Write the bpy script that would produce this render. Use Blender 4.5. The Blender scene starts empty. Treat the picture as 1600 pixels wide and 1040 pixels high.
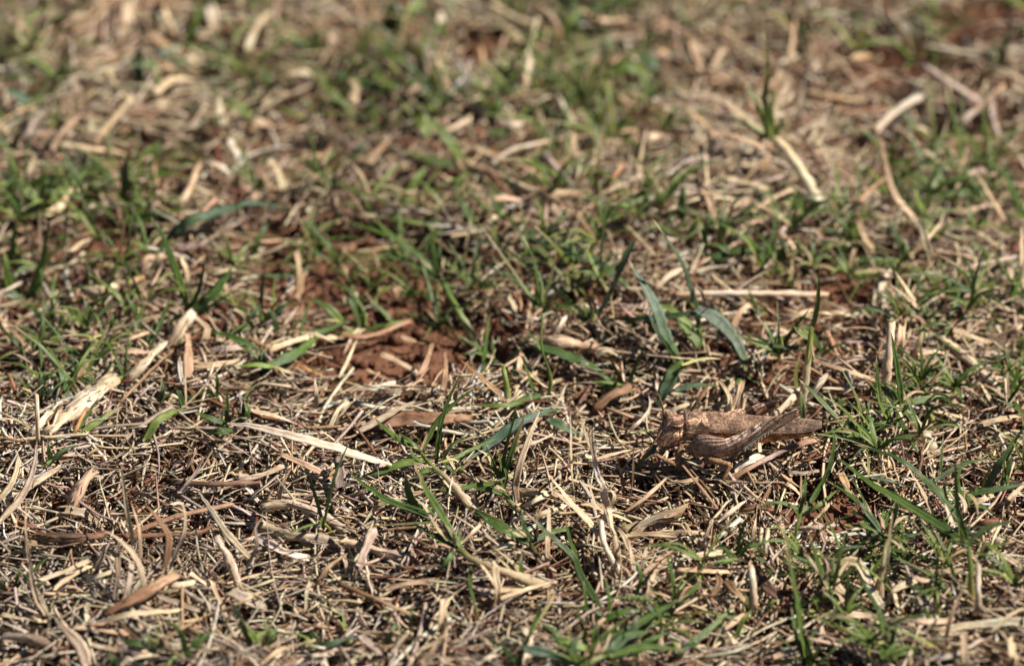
import bpy, math, random
import numpy as np
from mathutils import Vector

# ------------------------------------------------------------------ camera, sky, sun, exposure
MM = 0.001
SC = bpy.context.scene
PITCH = math.radians(33.0)
DIST = 0.95                       # camera to the middle of the patch of turf, metres
LENS = 180.0
cam_d = bpy.data.cameras.new('camera')
cam = bpy.data.objects.new('camera', cam_d)
SC.collection.objects.link(cam)
CAM = np.array([0.0, -DIST * math.cos(PITCH), DIST * math.sin(PITCH)])
cam.location = CAM
cam.rotation_euler = (math.pi / 2 - PITCH, 0, 0)
cam_d.lens = LENS
cam_d.sensor_width = 36.0
cam_d.clip_start = 0.01
cam_d.clip_end = 500.0
cam_d.dof.use_dof = True
cam_d.dof.focus_distance = 0.9
cam_d.dof.aperture_fstop = 12.0
cam_d.dof.aperture_blades = 7
SC.camera = cam

SUN_EL, SUN_AZ = math.radians(48.0), math.radians(90.0)    # azimuth from +Y (away) towards +X (right)
world = bpy.data.worlds.new('World')
SC.world = world
world.use_nodes = True
wn = world.node_tree
sky = wn.nodes.new('ShaderNodeTexSky')
sky.sky_type = 'NISHITA'
sky.sun_disc = False
sky.air_density = 0.55
sky.dust_density = 0.3
sky.sun_elevation = SUN_EL
sky.sun_rotation = SUN_AZ
wn.nodes['Background'].inputs['Strength'].default_value = 0.05
wn.links.new(sky.outputs[0], wn.nodes['Background'].inputs['Color'])
sun_d = bpy.data.lights.new('sun', 'SUN')
sun_d.energy = 5.0
sun_d.angle = math.radians(0.53)
sun_d.color = (1.0, 0.945, 0.86)
sun = bpy.data.objects.new('sun', sun_d)
SC.collection.objects.link(sun)
sdir = Vector((math.cos(SUN_EL) * math.sin(SUN_AZ), math.cos(SUN_EL) * math.cos(SUN_AZ), math.sin(SUN_EL)))
sun.rotation_euler = sdir.to_track_quat('Z', 'Y').to_euler()
sun.location = (0.3, 0.3, 0.6)
SC.view_settings.view_transform = 'Standard'
SC.view_settings.look = 'None'
SC.view_settings.exposure = 0.92
SC.view_settings.gamma = 1.0
SC.view_settings.use_curve_mapping = False
SC.cycles.max_bounces = 6
SC.cycles.diffuse_bounces = 2
SC.cycles.transparent_max_bounces = 4

rng = np.random.default_rng(7)
random.seed(7)

# ------------------------------------------------------------------ ground height and picture-to-ground helpers
GRIDS = {}
def lattice_noise(x, y, scale, seed):
    """smooth value noise in -1..1 over world x, y (metres); scale in mm"""
    n = 128
    if seed not in GRIDS: GRIDS[seed] = np.random.default_rng(seed).uniform(-1, 1, (n, n))
    g = GRIDS[seed]
    u = np.asarray(x) / (scale * MM) + 500.37
    v = np.asarray(y) / (scale * MM) + 500.71
    i, j = np.floor(u).astype(int), np.floor(v).astype(int)
    fu, fv = u - i, v - j
    fu, fv = fu * fu * (3 - 2 * fu), fv * fv * (3 - 2 * fv)
    a, b = g[i % n, j % n], g[(i + 1) % n, j % n]
    c, d = g[i % n, (j + 1) % n], g[(i + 1) % n, (j + 1) % n]
    return (a * (1 - fu) + b * fu) * (1 - fv) + (c * (1 - fu) + d * fu) * fv

# hollows in the ground: x, y, radius, depth in mm (one under the grasshopper, one beside the bare patch)
HOLLOWS = [(33, -29, 15, 4.2), (46, -24, 12, 2.5), (-4, -9, 9, 3.5), (-20, -14, 16, 1.6), (10, -28, 9, 2.5)]
def base_height(x, y):
    z = (3.0 * lattice_noise(x, y, 70, 11) + 2.9 * lattice_noise(x, y, 27, 12) + 1.1 * lattice_noise(x, y, 10, 13)) * MM
    for hx, hy, hr, hd in HOLLOWS:
        z = z - hd * MM * np.exp(-((np.asarray(x) / MM - hx) ** 2 + (np.asarray(y) / MM - hy) ** 2) / hr ** 2)
    return z

SP, CP = math.sin(PITCH), math.cos(PITCH)
RIGHT = np.array([1.0, 0, 0]); FWD = np.array([0, CP, -SP]); UPV = np.array([0, SP, CP])
KPX = 36.0 / LENS / 1600.0        # metres per photo pixel per metre of depth

def project(x, y, z):
    dx, dy, dz = x - CAM[0], y - CAM[1], z - CAM[2]
    dep = dy * CP - dz * SP
    return 800 + dx / dep / KPX, 520 - (dy * SP + dz * CP) / dep / KPX, dep

def ray(px, py):
    return FWD + RIGHT * (px - 800) * KPX + UPV * (520 - py) * KPX

# bare soil: centre, radii in photo pixels, how bare
BARE = [(625, 555, 135, 78, 1.0), (560, 425, 125, 62, .95), (190, 405, 100, 40, .9), (650, 440, 90, 50, .85), (1290, 545, 110, 52, .7),
        (1300, 815, 85, 45, .9), (1400, 90, 115, 50, .85), (765, 90, 80, 50, .8), (1540, 30, 95, 50, .9), (235, 262, 80, 42, .8),
        (885, 508, 55, 26, .85), (1345, 470, 85, 34, .85), (1480, 225, 105, 40, .65), (1200, 470, 70, 28, .5), (770, 580, 50, 48, .7),
        (430, 400, 75, 48, .6), (1110, 725, 70, 36, .6), (700, 320, 80, 36, .6), (1330, 170, 75, 40, .55), (480, 470, 75, 36, .6), (430, 250, 60, 30, .5),
        (980, 215, 60, 30, .4), (330, 120, 70, 30, .4), (1500, 620, 60, 26, .4), (930, 930, 50, 24, .4), (300, 560, 60, 26, .35)]

def cover(x, y):
    """0 on bare soil .. 1 under deep straw"""
    px, py, _ = project(np.asarray(x), np.asarray(y), 0.0)
    c = np.ones_like(px, dtype=float)
    for bx, by, rx, ry, s in BARE:
        d = ((px - bx) / rx) ** 2 + ((py - by) / ry) ** 2
        c = c * (1 - s * 0.95 * np.clip(1.5 - d, 0, 1))
    c = c * (0.82 + 0.3 * lattice_noise(x, y, 14, 21))
    return np.clip(c, 0.03, 1)

LAYER = 5.8 * MM
def surface(x, y):
    return base_height(x, y) + LAYER * (0.15 + 0.75 * cover(x, y))

def at(px, py, h=0.0):
    """point of the straw surface (plus h metres) that a photo pixel looks at"""
    r = ray(px, py)
    z = 0.004
    for _ in range(14):
        t = (z + h - CAM[2]) / r[2]
        p = CAM + r * t
        z = 0.5 * z + 0.5 * float(surface(p[0], p[1]))
    return CAM + r * ((z + h - CAM[2]) / r[2])

def on_plane_y(px, py, Y):
    r = ray(px, py)
    return CAM + r * ((Y - CAM[1]) / r[1])

def mm_per_px(p):
    return float(project(p[0], p[1], p[2])[2]) * KPX

# ------------------------------------------------------------------ materials
def new_mat(name):
    m = bpy.data.materials.new(name)
    m.use_nodes = True
    nt = m.node_tree
    return m, nt, nt.nodes['Principled BSDF'], nt.nodes['Material Output']

def N(nt, kind, **kw):
    n = nt.nodes.new(kind)
    for k, v in kw.items():
        setattr(n, k, v)
    return n

def math_node(nt, op, a, b=None):
    n = N(nt, 'ShaderNodeMath', operation=op)
    for k, v in ((0, a), (1, b)):
        if v is None: continue
        if isinstance(v, (int, float)): n.inputs[k].default_value = v
        else: nt.links.new(v, n.inputs[k])
    return n.outputs[0]

def ramp(nt, fac, stops):
    n = N(nt, 'ShaderNodeValToRGB')
    e = n.color_ramp.elements
    while len(e) < len(stops): e.new(0.5)
    for k, (p, c) in enumerate(stops):
        e[k].position = p
        e[k].color = (*c, 1) if len(c) == 3 else c
    nt.links.new(fac, n.inputs[0])
    return n.outputs[0]

def mix(nt, mode, fac, a, b):
    n = N(nt, 'ShaderNodeMix', data_type='RGBA', blend_type=mode)
    for idx, v in ((0, fac), (6, a), (7, b)):
        if isinstance(v, (int, float)): n.inputs[idx].default_value = v
        elif isinstance(v, tuple): n.inputs[idx].default_value = (*v, 1)
        else: nt.links.new(v, n.inputs[idx])
    return n.outputs[2]

def noise(nt, vec, scale, detail=3, rough=0.6, dist=0.0):
    n = N(nt, 'ShaderNodeTexNoise')
    n.inputs['Scale'].default_value = scale
    n.inputs['Detail'].default_value = detail
    n.inputs['Roughness'].default_value = rough
    n.inputs['Distortion'].default_value = dist
    if vec is not None: nt.links.new(vec, n.inputs['Vector'])
    return n.outputs[0]

def fibre_mat(name, rough, spec, streak, transl, spots, bump_mm, ribs=0.0):
    """dry or green blade: colour from the piece's own 'col', fibres along it, blotches and specks"""
    m, nt, bs, out = new_mat(name)
    att = N(nt, 'ShaderNodeAttribute', attribute_name='col')
    uv = N(nt, 'ShaderNodeAttribute', attribute_name='uvm')
    sep = N(nt, 'ShaderNodeSeparateXYZ'); nt.links.new(uv.outputs['Vector'], sep.inputs[0])
    # x across in mm, y along in mm, z piece seed
    mp = N(nt, 'ShaderNodeMapping'); nt.links.new(uv.outputs['Vector'], mp.inputs[0])
    mp.inputs['Scale'].default_value = (7.0, 0.35, 1.0)
    fib = noise(nt, mp.outputs[0], 1.0, 4, 0.65)
    mp2 = N(nt, 'ShaderNodeMapping'); nt.links.new(uv.outputs['Vector'], mp2.inputs[0])
    mp2.inputs['Scale'].default_value = (1.6, 0.5, 1.0)
    blo = noise(nt, mp2.outputs[0], 1.0, 4, 0.7)
    spk = noise(nt, mp2.outputs[0], 5.0, 2, 0.5)
    lo, hi = 1 - streak, 1 + streak
    c = mix(nt, 'MULTIPLY', 1.0, att.outputs['Color'], ramp(nt, fib, [(0.25, (lo, lo, lo)), (0.75, (hi, hi, hi))]))
    c = mix(nt, 'MULTIPLY', 1.0, c, ramp(nt, blo, [(0.3, (0.70, 0.60, 0.51)), (0.62, (1.08, 1.07, 1.06))]))
    c = mix(nt, 'MULTIPLY', spots, c, ramp(nt, spk, [(0.30, (0.22, 0.13, 0.08)), (0.38, (1, 1, 1))]))
    height = fib
    if ribs:
        w = math_node(nt, 'SINE', math_node(nt, 'MULTIPLY', sep.outputs[0], 21.0))
        w = math_node(nt, 'MULTIPLY', w, ribs)
        height = math_node(nt, 'ADD', fib, w)
        c = mix(nt, 'MULTIPLY', 1.0, c, ramp(nt, math_node(nt, 'ADD', w, 0.5), [(0.2, (0.86, 0.86, 0.86)), (0.8, (1.1, 1.1, 1.06))]))
    nt.links.new(c, bs.inputs['Base Color'])
    bs.inputs['Roughness'].default_value = rough
    bs.inputs['Specular IOR Level'].default_value = spec
    b = N(nt, 'ShaderNodeBump'); b.inputs['Distance'].default_value = bump_mm * MM; b.inputs['Strength'].default_value = 0.8
    nt.links.new(height, b.inputs['Height']); nt.links.new(b.outputs[0], bs.inputs['Normal'])
    if transl:
        tr = N(nt, 'ShaderNodeBsdfTranslucent')
        nt.links.new(mix(nt, 'MULTIPLY', 1.0, c, (1.15, 1.1, 0.6)), tr.inputs['Color'])
        ms = N(nt, 'ShaderNodeMixShader'); ms.inputs[0].default_value = transl
        nt.links.new(bs.outputs[0], ms.inputs[1]); nt.links.new(tr.outputs[0], ms.inputs[2])
        nt.links.new(ms.outputs[0], out.inputs['Surface'])
    return m

MAT_STRAW = fibre_mat('dry_straw', 0.62, 0.28, 0.5, 0.06, 0.8, 0.16)
MAT_LEAF = fibre_mat('green_blade', 0.42, 0.40, 0.28, 0.34, 0.55, 0.06, ribs=0.4)
MAT_CREAM = fibre_mat('cream_leaf', 0.5, 0.35, 0.22, 0.10, 0.12, 0.06, ribs=0.2)

def soil_mat():
    m, nt, bs, out = new_mat('red_soil')
    geo = N(nt, 'ShaderNodeNewGeometry')
    n1 = noise(nt, geo.outputs['Position'], 160, 6, 0.7)
    n2 = noise(nt, geo.outputs['Position'], 1100, 4, 0.7)
    n3 = noise(nt, geo.outputs['Position'], 24, 3, 0.6)
    c = ramp(nt, n1, [(0.28, (0.065, 0.028, 0.016)), (0.5, (0.140, 0.060, 0.034)), (0.72, (0.22, 0.105, 0.062))])
    c = mix(nt, 'MULTIPLY', 1.0, c, ramp(nt, n2, [(0.3, (0.6, 0.58, 0.56)), (0.7, (1.35, 1.3, 1.25))]))
    c = mix(nt, 'MIX', math_node(nt, 'MULTIPLY', n3, 0.35), c, (0.21, 0.12, 0.07))
    # farther off, where single straws cannot be told apart, the soil is covered by straw and grass
    sp = N(nt, 'ShaderNodeSeparateXYZ'); nt.links.new(geo.outputs['Position'], sp.inputs[0])
    off = math_node(nt, 'MAXIMUM', math_node(nt, 'ABSOLUTE', sp.outputs[0]), math_node(nt, 'ABSOLUTE', math_node(nt, 'SUBTRACT', sp.outputs[1], 0.06)))
    n4 = noise(nt, geo.outputs['Position'], 380, 4, 0.75, 1.5)
    n5 = noise(nt, geo.outputs['Position'], 45, 4, 0.6)
    turf = ramp(nt, n4, [(0.36, (0.07, 0.045, 0.025)), (0.5, (0.33, 0.24, 0.15)), (0.62, (0.52, 0.41, 0.28))])
    turf = mix(nt, 'MIX', ramp(nt, n5, [(0.5, (0, 0, 0)), (0.6, (0.7, 0.7, 0.7))]), turf, (0.10, 0.15, 0.045))
    c = mix(nt, 'MIX', ramp(nt, off, [(0.20, (0, 0, 0)), (0.27, (1, 1, 1))]), c, turf)
    nt.links.new(c, bs.inputs['Base Color'])
    bs.inputs['Roughness'].default_value = 0.9
    bs.inputs['Specular IOR Level'].default_value = 0.15
    b = N(nt, 'ShaderNodeBump'); b.inputs['Distance'].default_value = 0.6 * MM
    nt.links.new(n2, b.inputs['Height']); nt.links.new(b.outputs[0], bs.inputs['Normal'])
    return m
MAT_SOIL = soil_mat()

# ------------------------------------------------------------------ mesh helpers
def link(name, me, mat, parent=None, smooth=True):
    me.materials.append(mat)
    if smooth:
        me.polygons.foreach_set('use_smooth', np.ones(len(me.polygons), dtype=bool))
    o = bpy.data.objects.new(name, me)
    SC.collection.objects.link(o)
    if parent is not None:
        o.parent = parent
        o.matrix_parent_inverse = parent.matrix_world.inverted()
    return o

def empty(name, loc):
    o = bpy.data.objects.new(name, None)
    o.empty_display_size = 0.002
    o.location = loc
    o.matrix_world.translation = Vector(loc)
    SC.collection.objects.link(o)
    return o

def quad_mesh(name, V, quads, col=None, uvm=None):
    V = np.ascontiguousarray(V, dtype=np.float32); quads = np.ascontiguousarray(quads, dtype=np.int32)
    me = bpy.data.meshes.new(name)
    me.vertices.add(len(V)); me.vertices.foreach_set('co', V.ravel())
    me.loops.add(quads.size); me.loops.foreach_set('vertex_index', quads.ravel())
    me.polygons.add(len(quads))
    me.polygons.foreach_set('loop_start', np.arange(0, quads.size, 4, dtype=np.int32))
    me.polygons.foreach_set('loop_total', np.full(len(quads), 4, dtype=np.int32))
    me.update(calc_edges=True)
    if col is not None:
        a = me.attributes.new('col', 'FLOAT_COLOR', 'POINT')
        c4 = np.ones((len(V), 4), dtype=np.float32); c4[:, :3] = col
        a.data.foreach_set('color', c4.ravel())
    if uvm is not None:
        a = me.attributes.new('uvm', 'FLOAT_VECTOR', 'POINT')
        a.data.foreach_set('vector', np.ascontiguousarray(uvm, dtype=np.float32).ravel())
    return me

def resample(pts, n):
    """Catmull-Rom through pts, n points evenly by parameter of length"""
    P = np.asarray(pts, dtype=float)
    if len(P) == 2: P = np.array([P[0], P[0] * .5 + P[1] * .5, P[1]])
    Q = np.vstack([2 * P[0] - P[1], P, 2 * P[-1] - P[-2]])
    out = []
    for k in range(1, len(Q) - 2):
        p0, p1, p2, p3 = Q[k - 1:k + 3]
        for t in np.linspace(0, 1, 12, endpoint=False):
            out.append(0.5 * (2 * p1 + (p2 - p0) * t + (2 * p0 - 5 * p1 + 4 * p2 - p3) * t * t + (3 * p1 - p0 - 3 * p2 + p3) * t ** 3))
    out.append(P[-1])
    out = np.array(out)
    s = np.r_[0, np.cumsum(np.linalg.norm(np.diff(out, axis=0), axis=1))]
    q = np.linspace(0, s[-1], n)
    return np.stack([np.interp(q, s, out[:, k]) for k in range(3)], 1)

def unit(v):
    return v / np.maximum(np.linalg.norm(v, axis=-1, keepdims=True), 1e-12)

def sec_leaf(fold, th):
    u = np.array([-1, -.5, 0, .5, 1.0]); y = fold * np.abs(u) ** 1.4
    top = np.stack([u, y], 1)
    bot = np.array([[.5, y[3] - th], [0, -th * 1.5], [-.5, y[1] - th]])
    return np.vstack([top, bot])

def sec_tube(k, flat=1.0):
    a = np.linspace(0, 2 * math.pi, k, endpoint=False)
    return np.stack([np.cos(a), np.sin(a) * flat], 1)

def sweep(P, ra, rb, ref, sec, twist=None, jag=0.0, r=None):
    """closed section swept along P; returns verts, quads, along (mm), across (mm)"""
    n, k = len(P), len(sec)
    T = unit(np.gradient(P, axis=0))
    ref = np.broadcast_to(np.asarray(ref, dtype=float), (n, 3))
    Nn = unit(ref - T * np.sum(T * ref, 1, keepdims=True))
    S = np.cross(T, Nn)
    if twist is not None:
        c, s = np.cos(twist)[:, None], np.sin(twist)[:, None]
        Nn, S = Nn * c + S * s, S * c - Nn * s
    ra = np.broadcast_to(ra, n); rb = np.broadcast_to(rb, n)
    V = P[:, None, :] + S[:, None, :] * (ra[:, None] * sec[None, :, 0])[..., None] + Nn[:, None, :] * (rb[:, None] * sec[None, :, 1])[..., None]
    if jag and r is not None:
        for e in (0, n - 1):
            V[e] += T[e] * (r.uniform(-1, 1, k) * jag)[:, None]
    i = np.arange(n - 1)[:, None] * k; j = np.arange(k)[None, :]; j2 = (j + 1) % k
    quads = np.stack([i + j, i + j2, i + k + j2, i + k + j], -1).reshape(-1, 4)
    caps = []
    for base, flip in ((0, True), ((n - 1) * k, False)):
        for m_ in range(1, k - 2, 2):
            q = [base, base + m_, base + m_ + 1, base + m_ + 2]
            caps.append(q[::-1] if flip else q)
    quads = np.vstack([quads, np.array(caps)])
    s = np.r_[0, np.cumsum(np.linalg.norm(np.diff(P, axis=0), axis=1))] / MM
    along = np.repeat(s, k)
    per = np.r_[0, np.cumsum(np.linalg.norm(np.diff(sec, axis=0), axis=1))]
    across = (np.abs(ra)[:, None] / MM * per[None, :]).ravel()
    return V.reshape(-1, 3), quads, along, across

PAL = {  # base colours
    'p': (0.55, 0.42, 0.275), 'c': (0.68, 0.55, 0.38), 'w': (0.70, 0.61, 0.48), 't': (0.39, 0.258, 0.155), 'g': (0.41, 0.33, 0.265),
    'b': (0.20, 0.108, 0.058), 'r': (0.19, 0.08, 0.041), 'o': (0.40, 0.21, 0.085), 'k': (0.09, 0.058, 0.04),
    'G': (0.108, 0.178, 0.040), 'L': (0.205, 0.280, 0.064), 'D': (0.070, 0.120, 0.034), 'B': (0.115, 0.172, 0.105), 'S': (0.090, 0.140, 0.088),
    'y': (0.36, 0.36, 0.11)}

def grad(code, t):
    C = np.array([PAL[ch] for ch in code])
    if len(C) == 1: return np.repeat(C, len(t), 0)
    x = np.linspace(0, 1, len(C))
    return np.stack([np.interp(t, x, C[:, q]) for q in range(3)], 1)

TOCAM = unit(CAM)
def blade_mesh(name, pts, w, code, shape, r, seg=None, taper=0.22):
    """shape: l leaf tapering to a point, b tapering both ways, f flat cut ribbon, t round stem, s split weathered stem"""
    pts = np.asarray(pts)
    L = np.sum(np.linalg.norm(np.diff(pts, axis=0), axis=1))
    n = seg or int(np.clip(L / (0.8 * MM), 8, 34))
    P = resample(pts, n)
    t = np.linspace(0, 1, n)
    P[1:-1] += r.normal(0, 0.035 * w, (n - 2, 3))
    hw = w / 2
    jag = 0.0
    if shape == 'l':
        ra = hw * (0.62 + 0.38 * np.minimum(t / 0.22, 1)) * np.maximum(1 - t ** 2.4, 0) ** 0.85 + 0.04 * hw
        sec, k = sec_leaf(r.uniform(0.15, 0.55), 0.16), 1.0
    elif shape == 'b':
        ra = hw * np.maximum(np.sin(np.pi * (0.07 + 0.90 * t)), 0.05) ** 0.75
        sec, k = sec_leaf(0.25, 0.2), 1.0
    elif shape == 'f':
        ra = hw * (1 + 0.16 * np.sin(t * r.uniform(4, 9) + r.uniform(0, 6)) - 0.25 * t)
        sec, k = sec_leaf(r.uniform(0.1, 0.6), 0.3), 1.0
        jag = 1.7 * hw
    elif shape == 's':
        ra = hw * (0.85 + 0.15 * np.sin(t * 7 + r.uniform(0, 6)) + 0.10 * r.normal(0, 1, n).cumsum() / max(n, 1) ** .5)
        sec, k = sec_tube(10, 0.7), 1.0
        sec = sec * (1 + r.normal(0, 0.14, (10, 1)))
        jag = 1.6 * hw
    else:
        ra = hw * (1 - taper * t + 0.05 * np.sin(t * 9))
        sec, k = sec_tube(8, r.uniform(0.7, 1.0)), 1.0
        jag = 0.7 * hw
    if shape == 'l' and w > 1.6 * MM:             # wide blades wave and have nibbled, uneven edges
        ra = ra * (1 + 0.07 * np.sin(t * r.uniform(9, 16) + r.uniform(0, 6)) + r.normal(0, 0.025, n))
    if shape == 't' and L > 6 * MM:
        node = r.uniform(0.25, 0.8); ra = ra * (1 + 0.28 * np.exp(-((t - node) / 0.03) ** 2))
    ref = np.array([0, 0, 1.0]) * 0.75 + TOCAM * 0.6 + r.normal(0, 0.22, 3)
    tw = r.uniform(-0.7, 0.7) * t + r.normal(0, 0.12)
    if shape in 'lb': tw = r.uniform(-0.5, 0.5) * t
    V, Q, al, ac = sweep(P, ra, ra, ref, sec, tw, jag, r)
    tt = np.repeat(t, len(sec))
    if shape == 's':
        V = V + r.normal(0, 0.07 * hw, V.shape)
        kn = len(sec); lump = r.normal(0, 1, (n // 3 + 3, kn)); lump = (lump + np.roll(lump, 1, 1)) * .6
        xi = np.arange(n) / 3.0; i_ = xi.astype(int); f_ = (xi - i_)[:, None]
        lump = lump[i_] * (1 - f_) + lump[i_ + 1] * f_
        V = (P[:, None, :] + (V.reshape(n, kn, 3) - P[:, None, :]) * np.exp(0.17 * lump)[..., None]).reshape(-1, 3)
        shade = np.repeat(np.exp(np.repeat(r.normal(0, 0.10, (n + 2) // 3), 3)[:n]), len(sec)) * np.tile(np.exp(r.normal(0, 0.16, len(sec))), n)
        for q_ in range(5):                       # peeling strips and splinters along the stem
            i0, i1 = sorted(r.choice(n, 2, replace=False))
            if i1 - i0 < 4: i0, i1 = max(0, i0 - 3), min(n, i1 + 3)
            Ps = P[i0:i1].copy(); m_ = len(Ps)
            Tn = unit(np.gradient(Ps, axis=0)); U_ = unit(ref - Tn * (Tn @ ref)[:, None]); S_ = np.cross(Tn, U_)
            an = r.uniform(-1.3, 1.3)
            off = 0.86 + 0.25 * np.linspace(-1, 1, m_) ** 2 * r.uniform(0, 2.0)
            Ps = Ps + (U_ * math.cos(an) * 0.8 + S_ * math.sin(an)) * (ra[i0:i1] * off)[:, None]
            rs = hw * r.uniform(0.12, 0.34) * np.maximum(np.sin(np.pi * np.linspace(0.08, 0.95, m_)), 0.15)
            sc_ = sec_leaf(0.3, 0.35)
            v2, q2, a2_, c2_ = sweep(Ps, rs, rs, U_[0] * math.cos(an) + S_[0] * math.sin(an), sc_, None, hw * .5, r)
            Q = np.vstack([Q, q2 + len(V)]); V = np.vstack([V, v2]); al = np.r_[al, a2_ + q_ * 7]; ac = np.r_[ac, c2_ + q_ * 3]
            tt = np.r_[tt, np.repeat(t[i0:i1], len(sc_))]; shade = np.r_[shade, np.full(len(v2), math.exp(r.normal(0.05, 0.2)))]
    col = grad(code, tt) * r.uniform(0.86, 1.14)
    if shape == 's': col = col * shade[:, None]
    if shape in 'ftb':                            # stains along the piece, browner cut ends
        kx = np.linspace(0, 1, 7); st = np.interp(tt, kx, r.normal(0, 1, 7))
        col = col * np.exp(np.outer(st, [0.10, 0.14, 0.18]) * (0.3 if shape == 'b' else 1.0))
        if shape != 'b':
            end = np.exp(-(tt / 0.05) ** 2) * r.uniform(0, .6) + np.exp(-((1 - tt) / 0.05) ** 2) * r.uniform(0, .6)
            col = col * (1 - end[:, None] * np.array([0.35, 0.45, 0.55]))
    col = col * (1 + r.normal(0, 0.03, 3))
    if shape == 'l' and code[-1] in 'GLDBS' and r.uniform() < 0.55:      # withered tip
        k_ = np.clip((tt - r.uniform(0.84, 0.95)) / 0.06, 0, 1)[:, None]
        col = col * (1 - k_) + np.array(PAL['p']) * k_
    uvm = np.stack([ac, al + r.uniform(0, 90), np.full(len(al), r.uniform(0, 60))], 1)
    return quad_mesh(name, V, Q, np.clip(col, 0.01, 0.85) * np.minimum(1, 0.64 / np.clip(col, 0.01, 0.85).max(1, keepdims=True)), uvm)

# ------------------------------------------------------------------ ground: one sheet, fine in view, out to the horizon
def axis(lo, hi, step, far):
    a = np.arange(lo, hi + step / 2, step)
    g = step * 1.25 ** np.arange(1, 60); g = np.cumsum(g); g = g[g < far]; g = np.r_[g, far]
    return np.r_[lo - g[::-1], a, hi + g]
gx, gy = axis(-0.15, 0.15, 0.001, 60.0), axis(-0.13, 0.21, 0.001, 60.0)
X, Y = np.meshgrid(gx, gy, indexing='ij')
inner = np.clip(1.6 - np.maximum(np.abs(X) / 0.2, np.abs(Y - 0.04) / 0.22), 0, 1)
Z = base_height(X, Y)
Z = Z + (0.9 * np.maximum(lattice_noise(X, Y, 3.2, 14), -0.3) + 0.55 * lattice_noise(X, Y, 1.7, 15)) * MM * inner
V = np.stack([X, Y, Z], -1).reshape(-1, 3)
ny = len(gy)
ii, jj = np.meshgrid(np.arange(len(gx) - 1), np.arange(ny - 1), indexing='ij')
a0 = (ii * ny + jj).ravel()
gme = quad_mesh('ground', V, np.stack([a0, a0 + ny, a0 + ny + 1, a0 + 1], 1))
ground = link('ground', gme, MAT_SOIL)
ground['kind'] = 'structure'
ground['label'] = 'red brown crumbly bare soil under the straw'

# ------------------------------------------------------------------ stuff: chopped straw and soil crumbs nobody could count
def frame_mask(x, y, margin):
    px, py, _ = project(x, y, 0.0)
    return (px > -margin) & (px < 1600 + margin) & (py > -margin) & (py < 1040 + margin)

def scatter(n, margin, keep):
    xs, ys = [], []
    tot = 0
    while tot < n:
        if margin < 0:                            # the turf round about, outside the frame
            x = rng.uniform(-0.34, 0.34, n * 2); y = rng.uniform(-0.26, 0.42, n * 2)
            m = ~frame_mask(x, y, -margin)
        else:
            x = rng.uniform(-0.19, 0.19, n * 2); y = rng.uniform(-0.14, 0.25, n * 2)
            m = frame_mask(x, y, margin) & (rng.uniform(0, 1, n * 2) < keep(x, y))
        xs.append(x[m]); ys.append(y[m]); tot += m.sum()
    return np.concatenate(xs)[:n], np.concatenate(ys)[:n]

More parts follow.
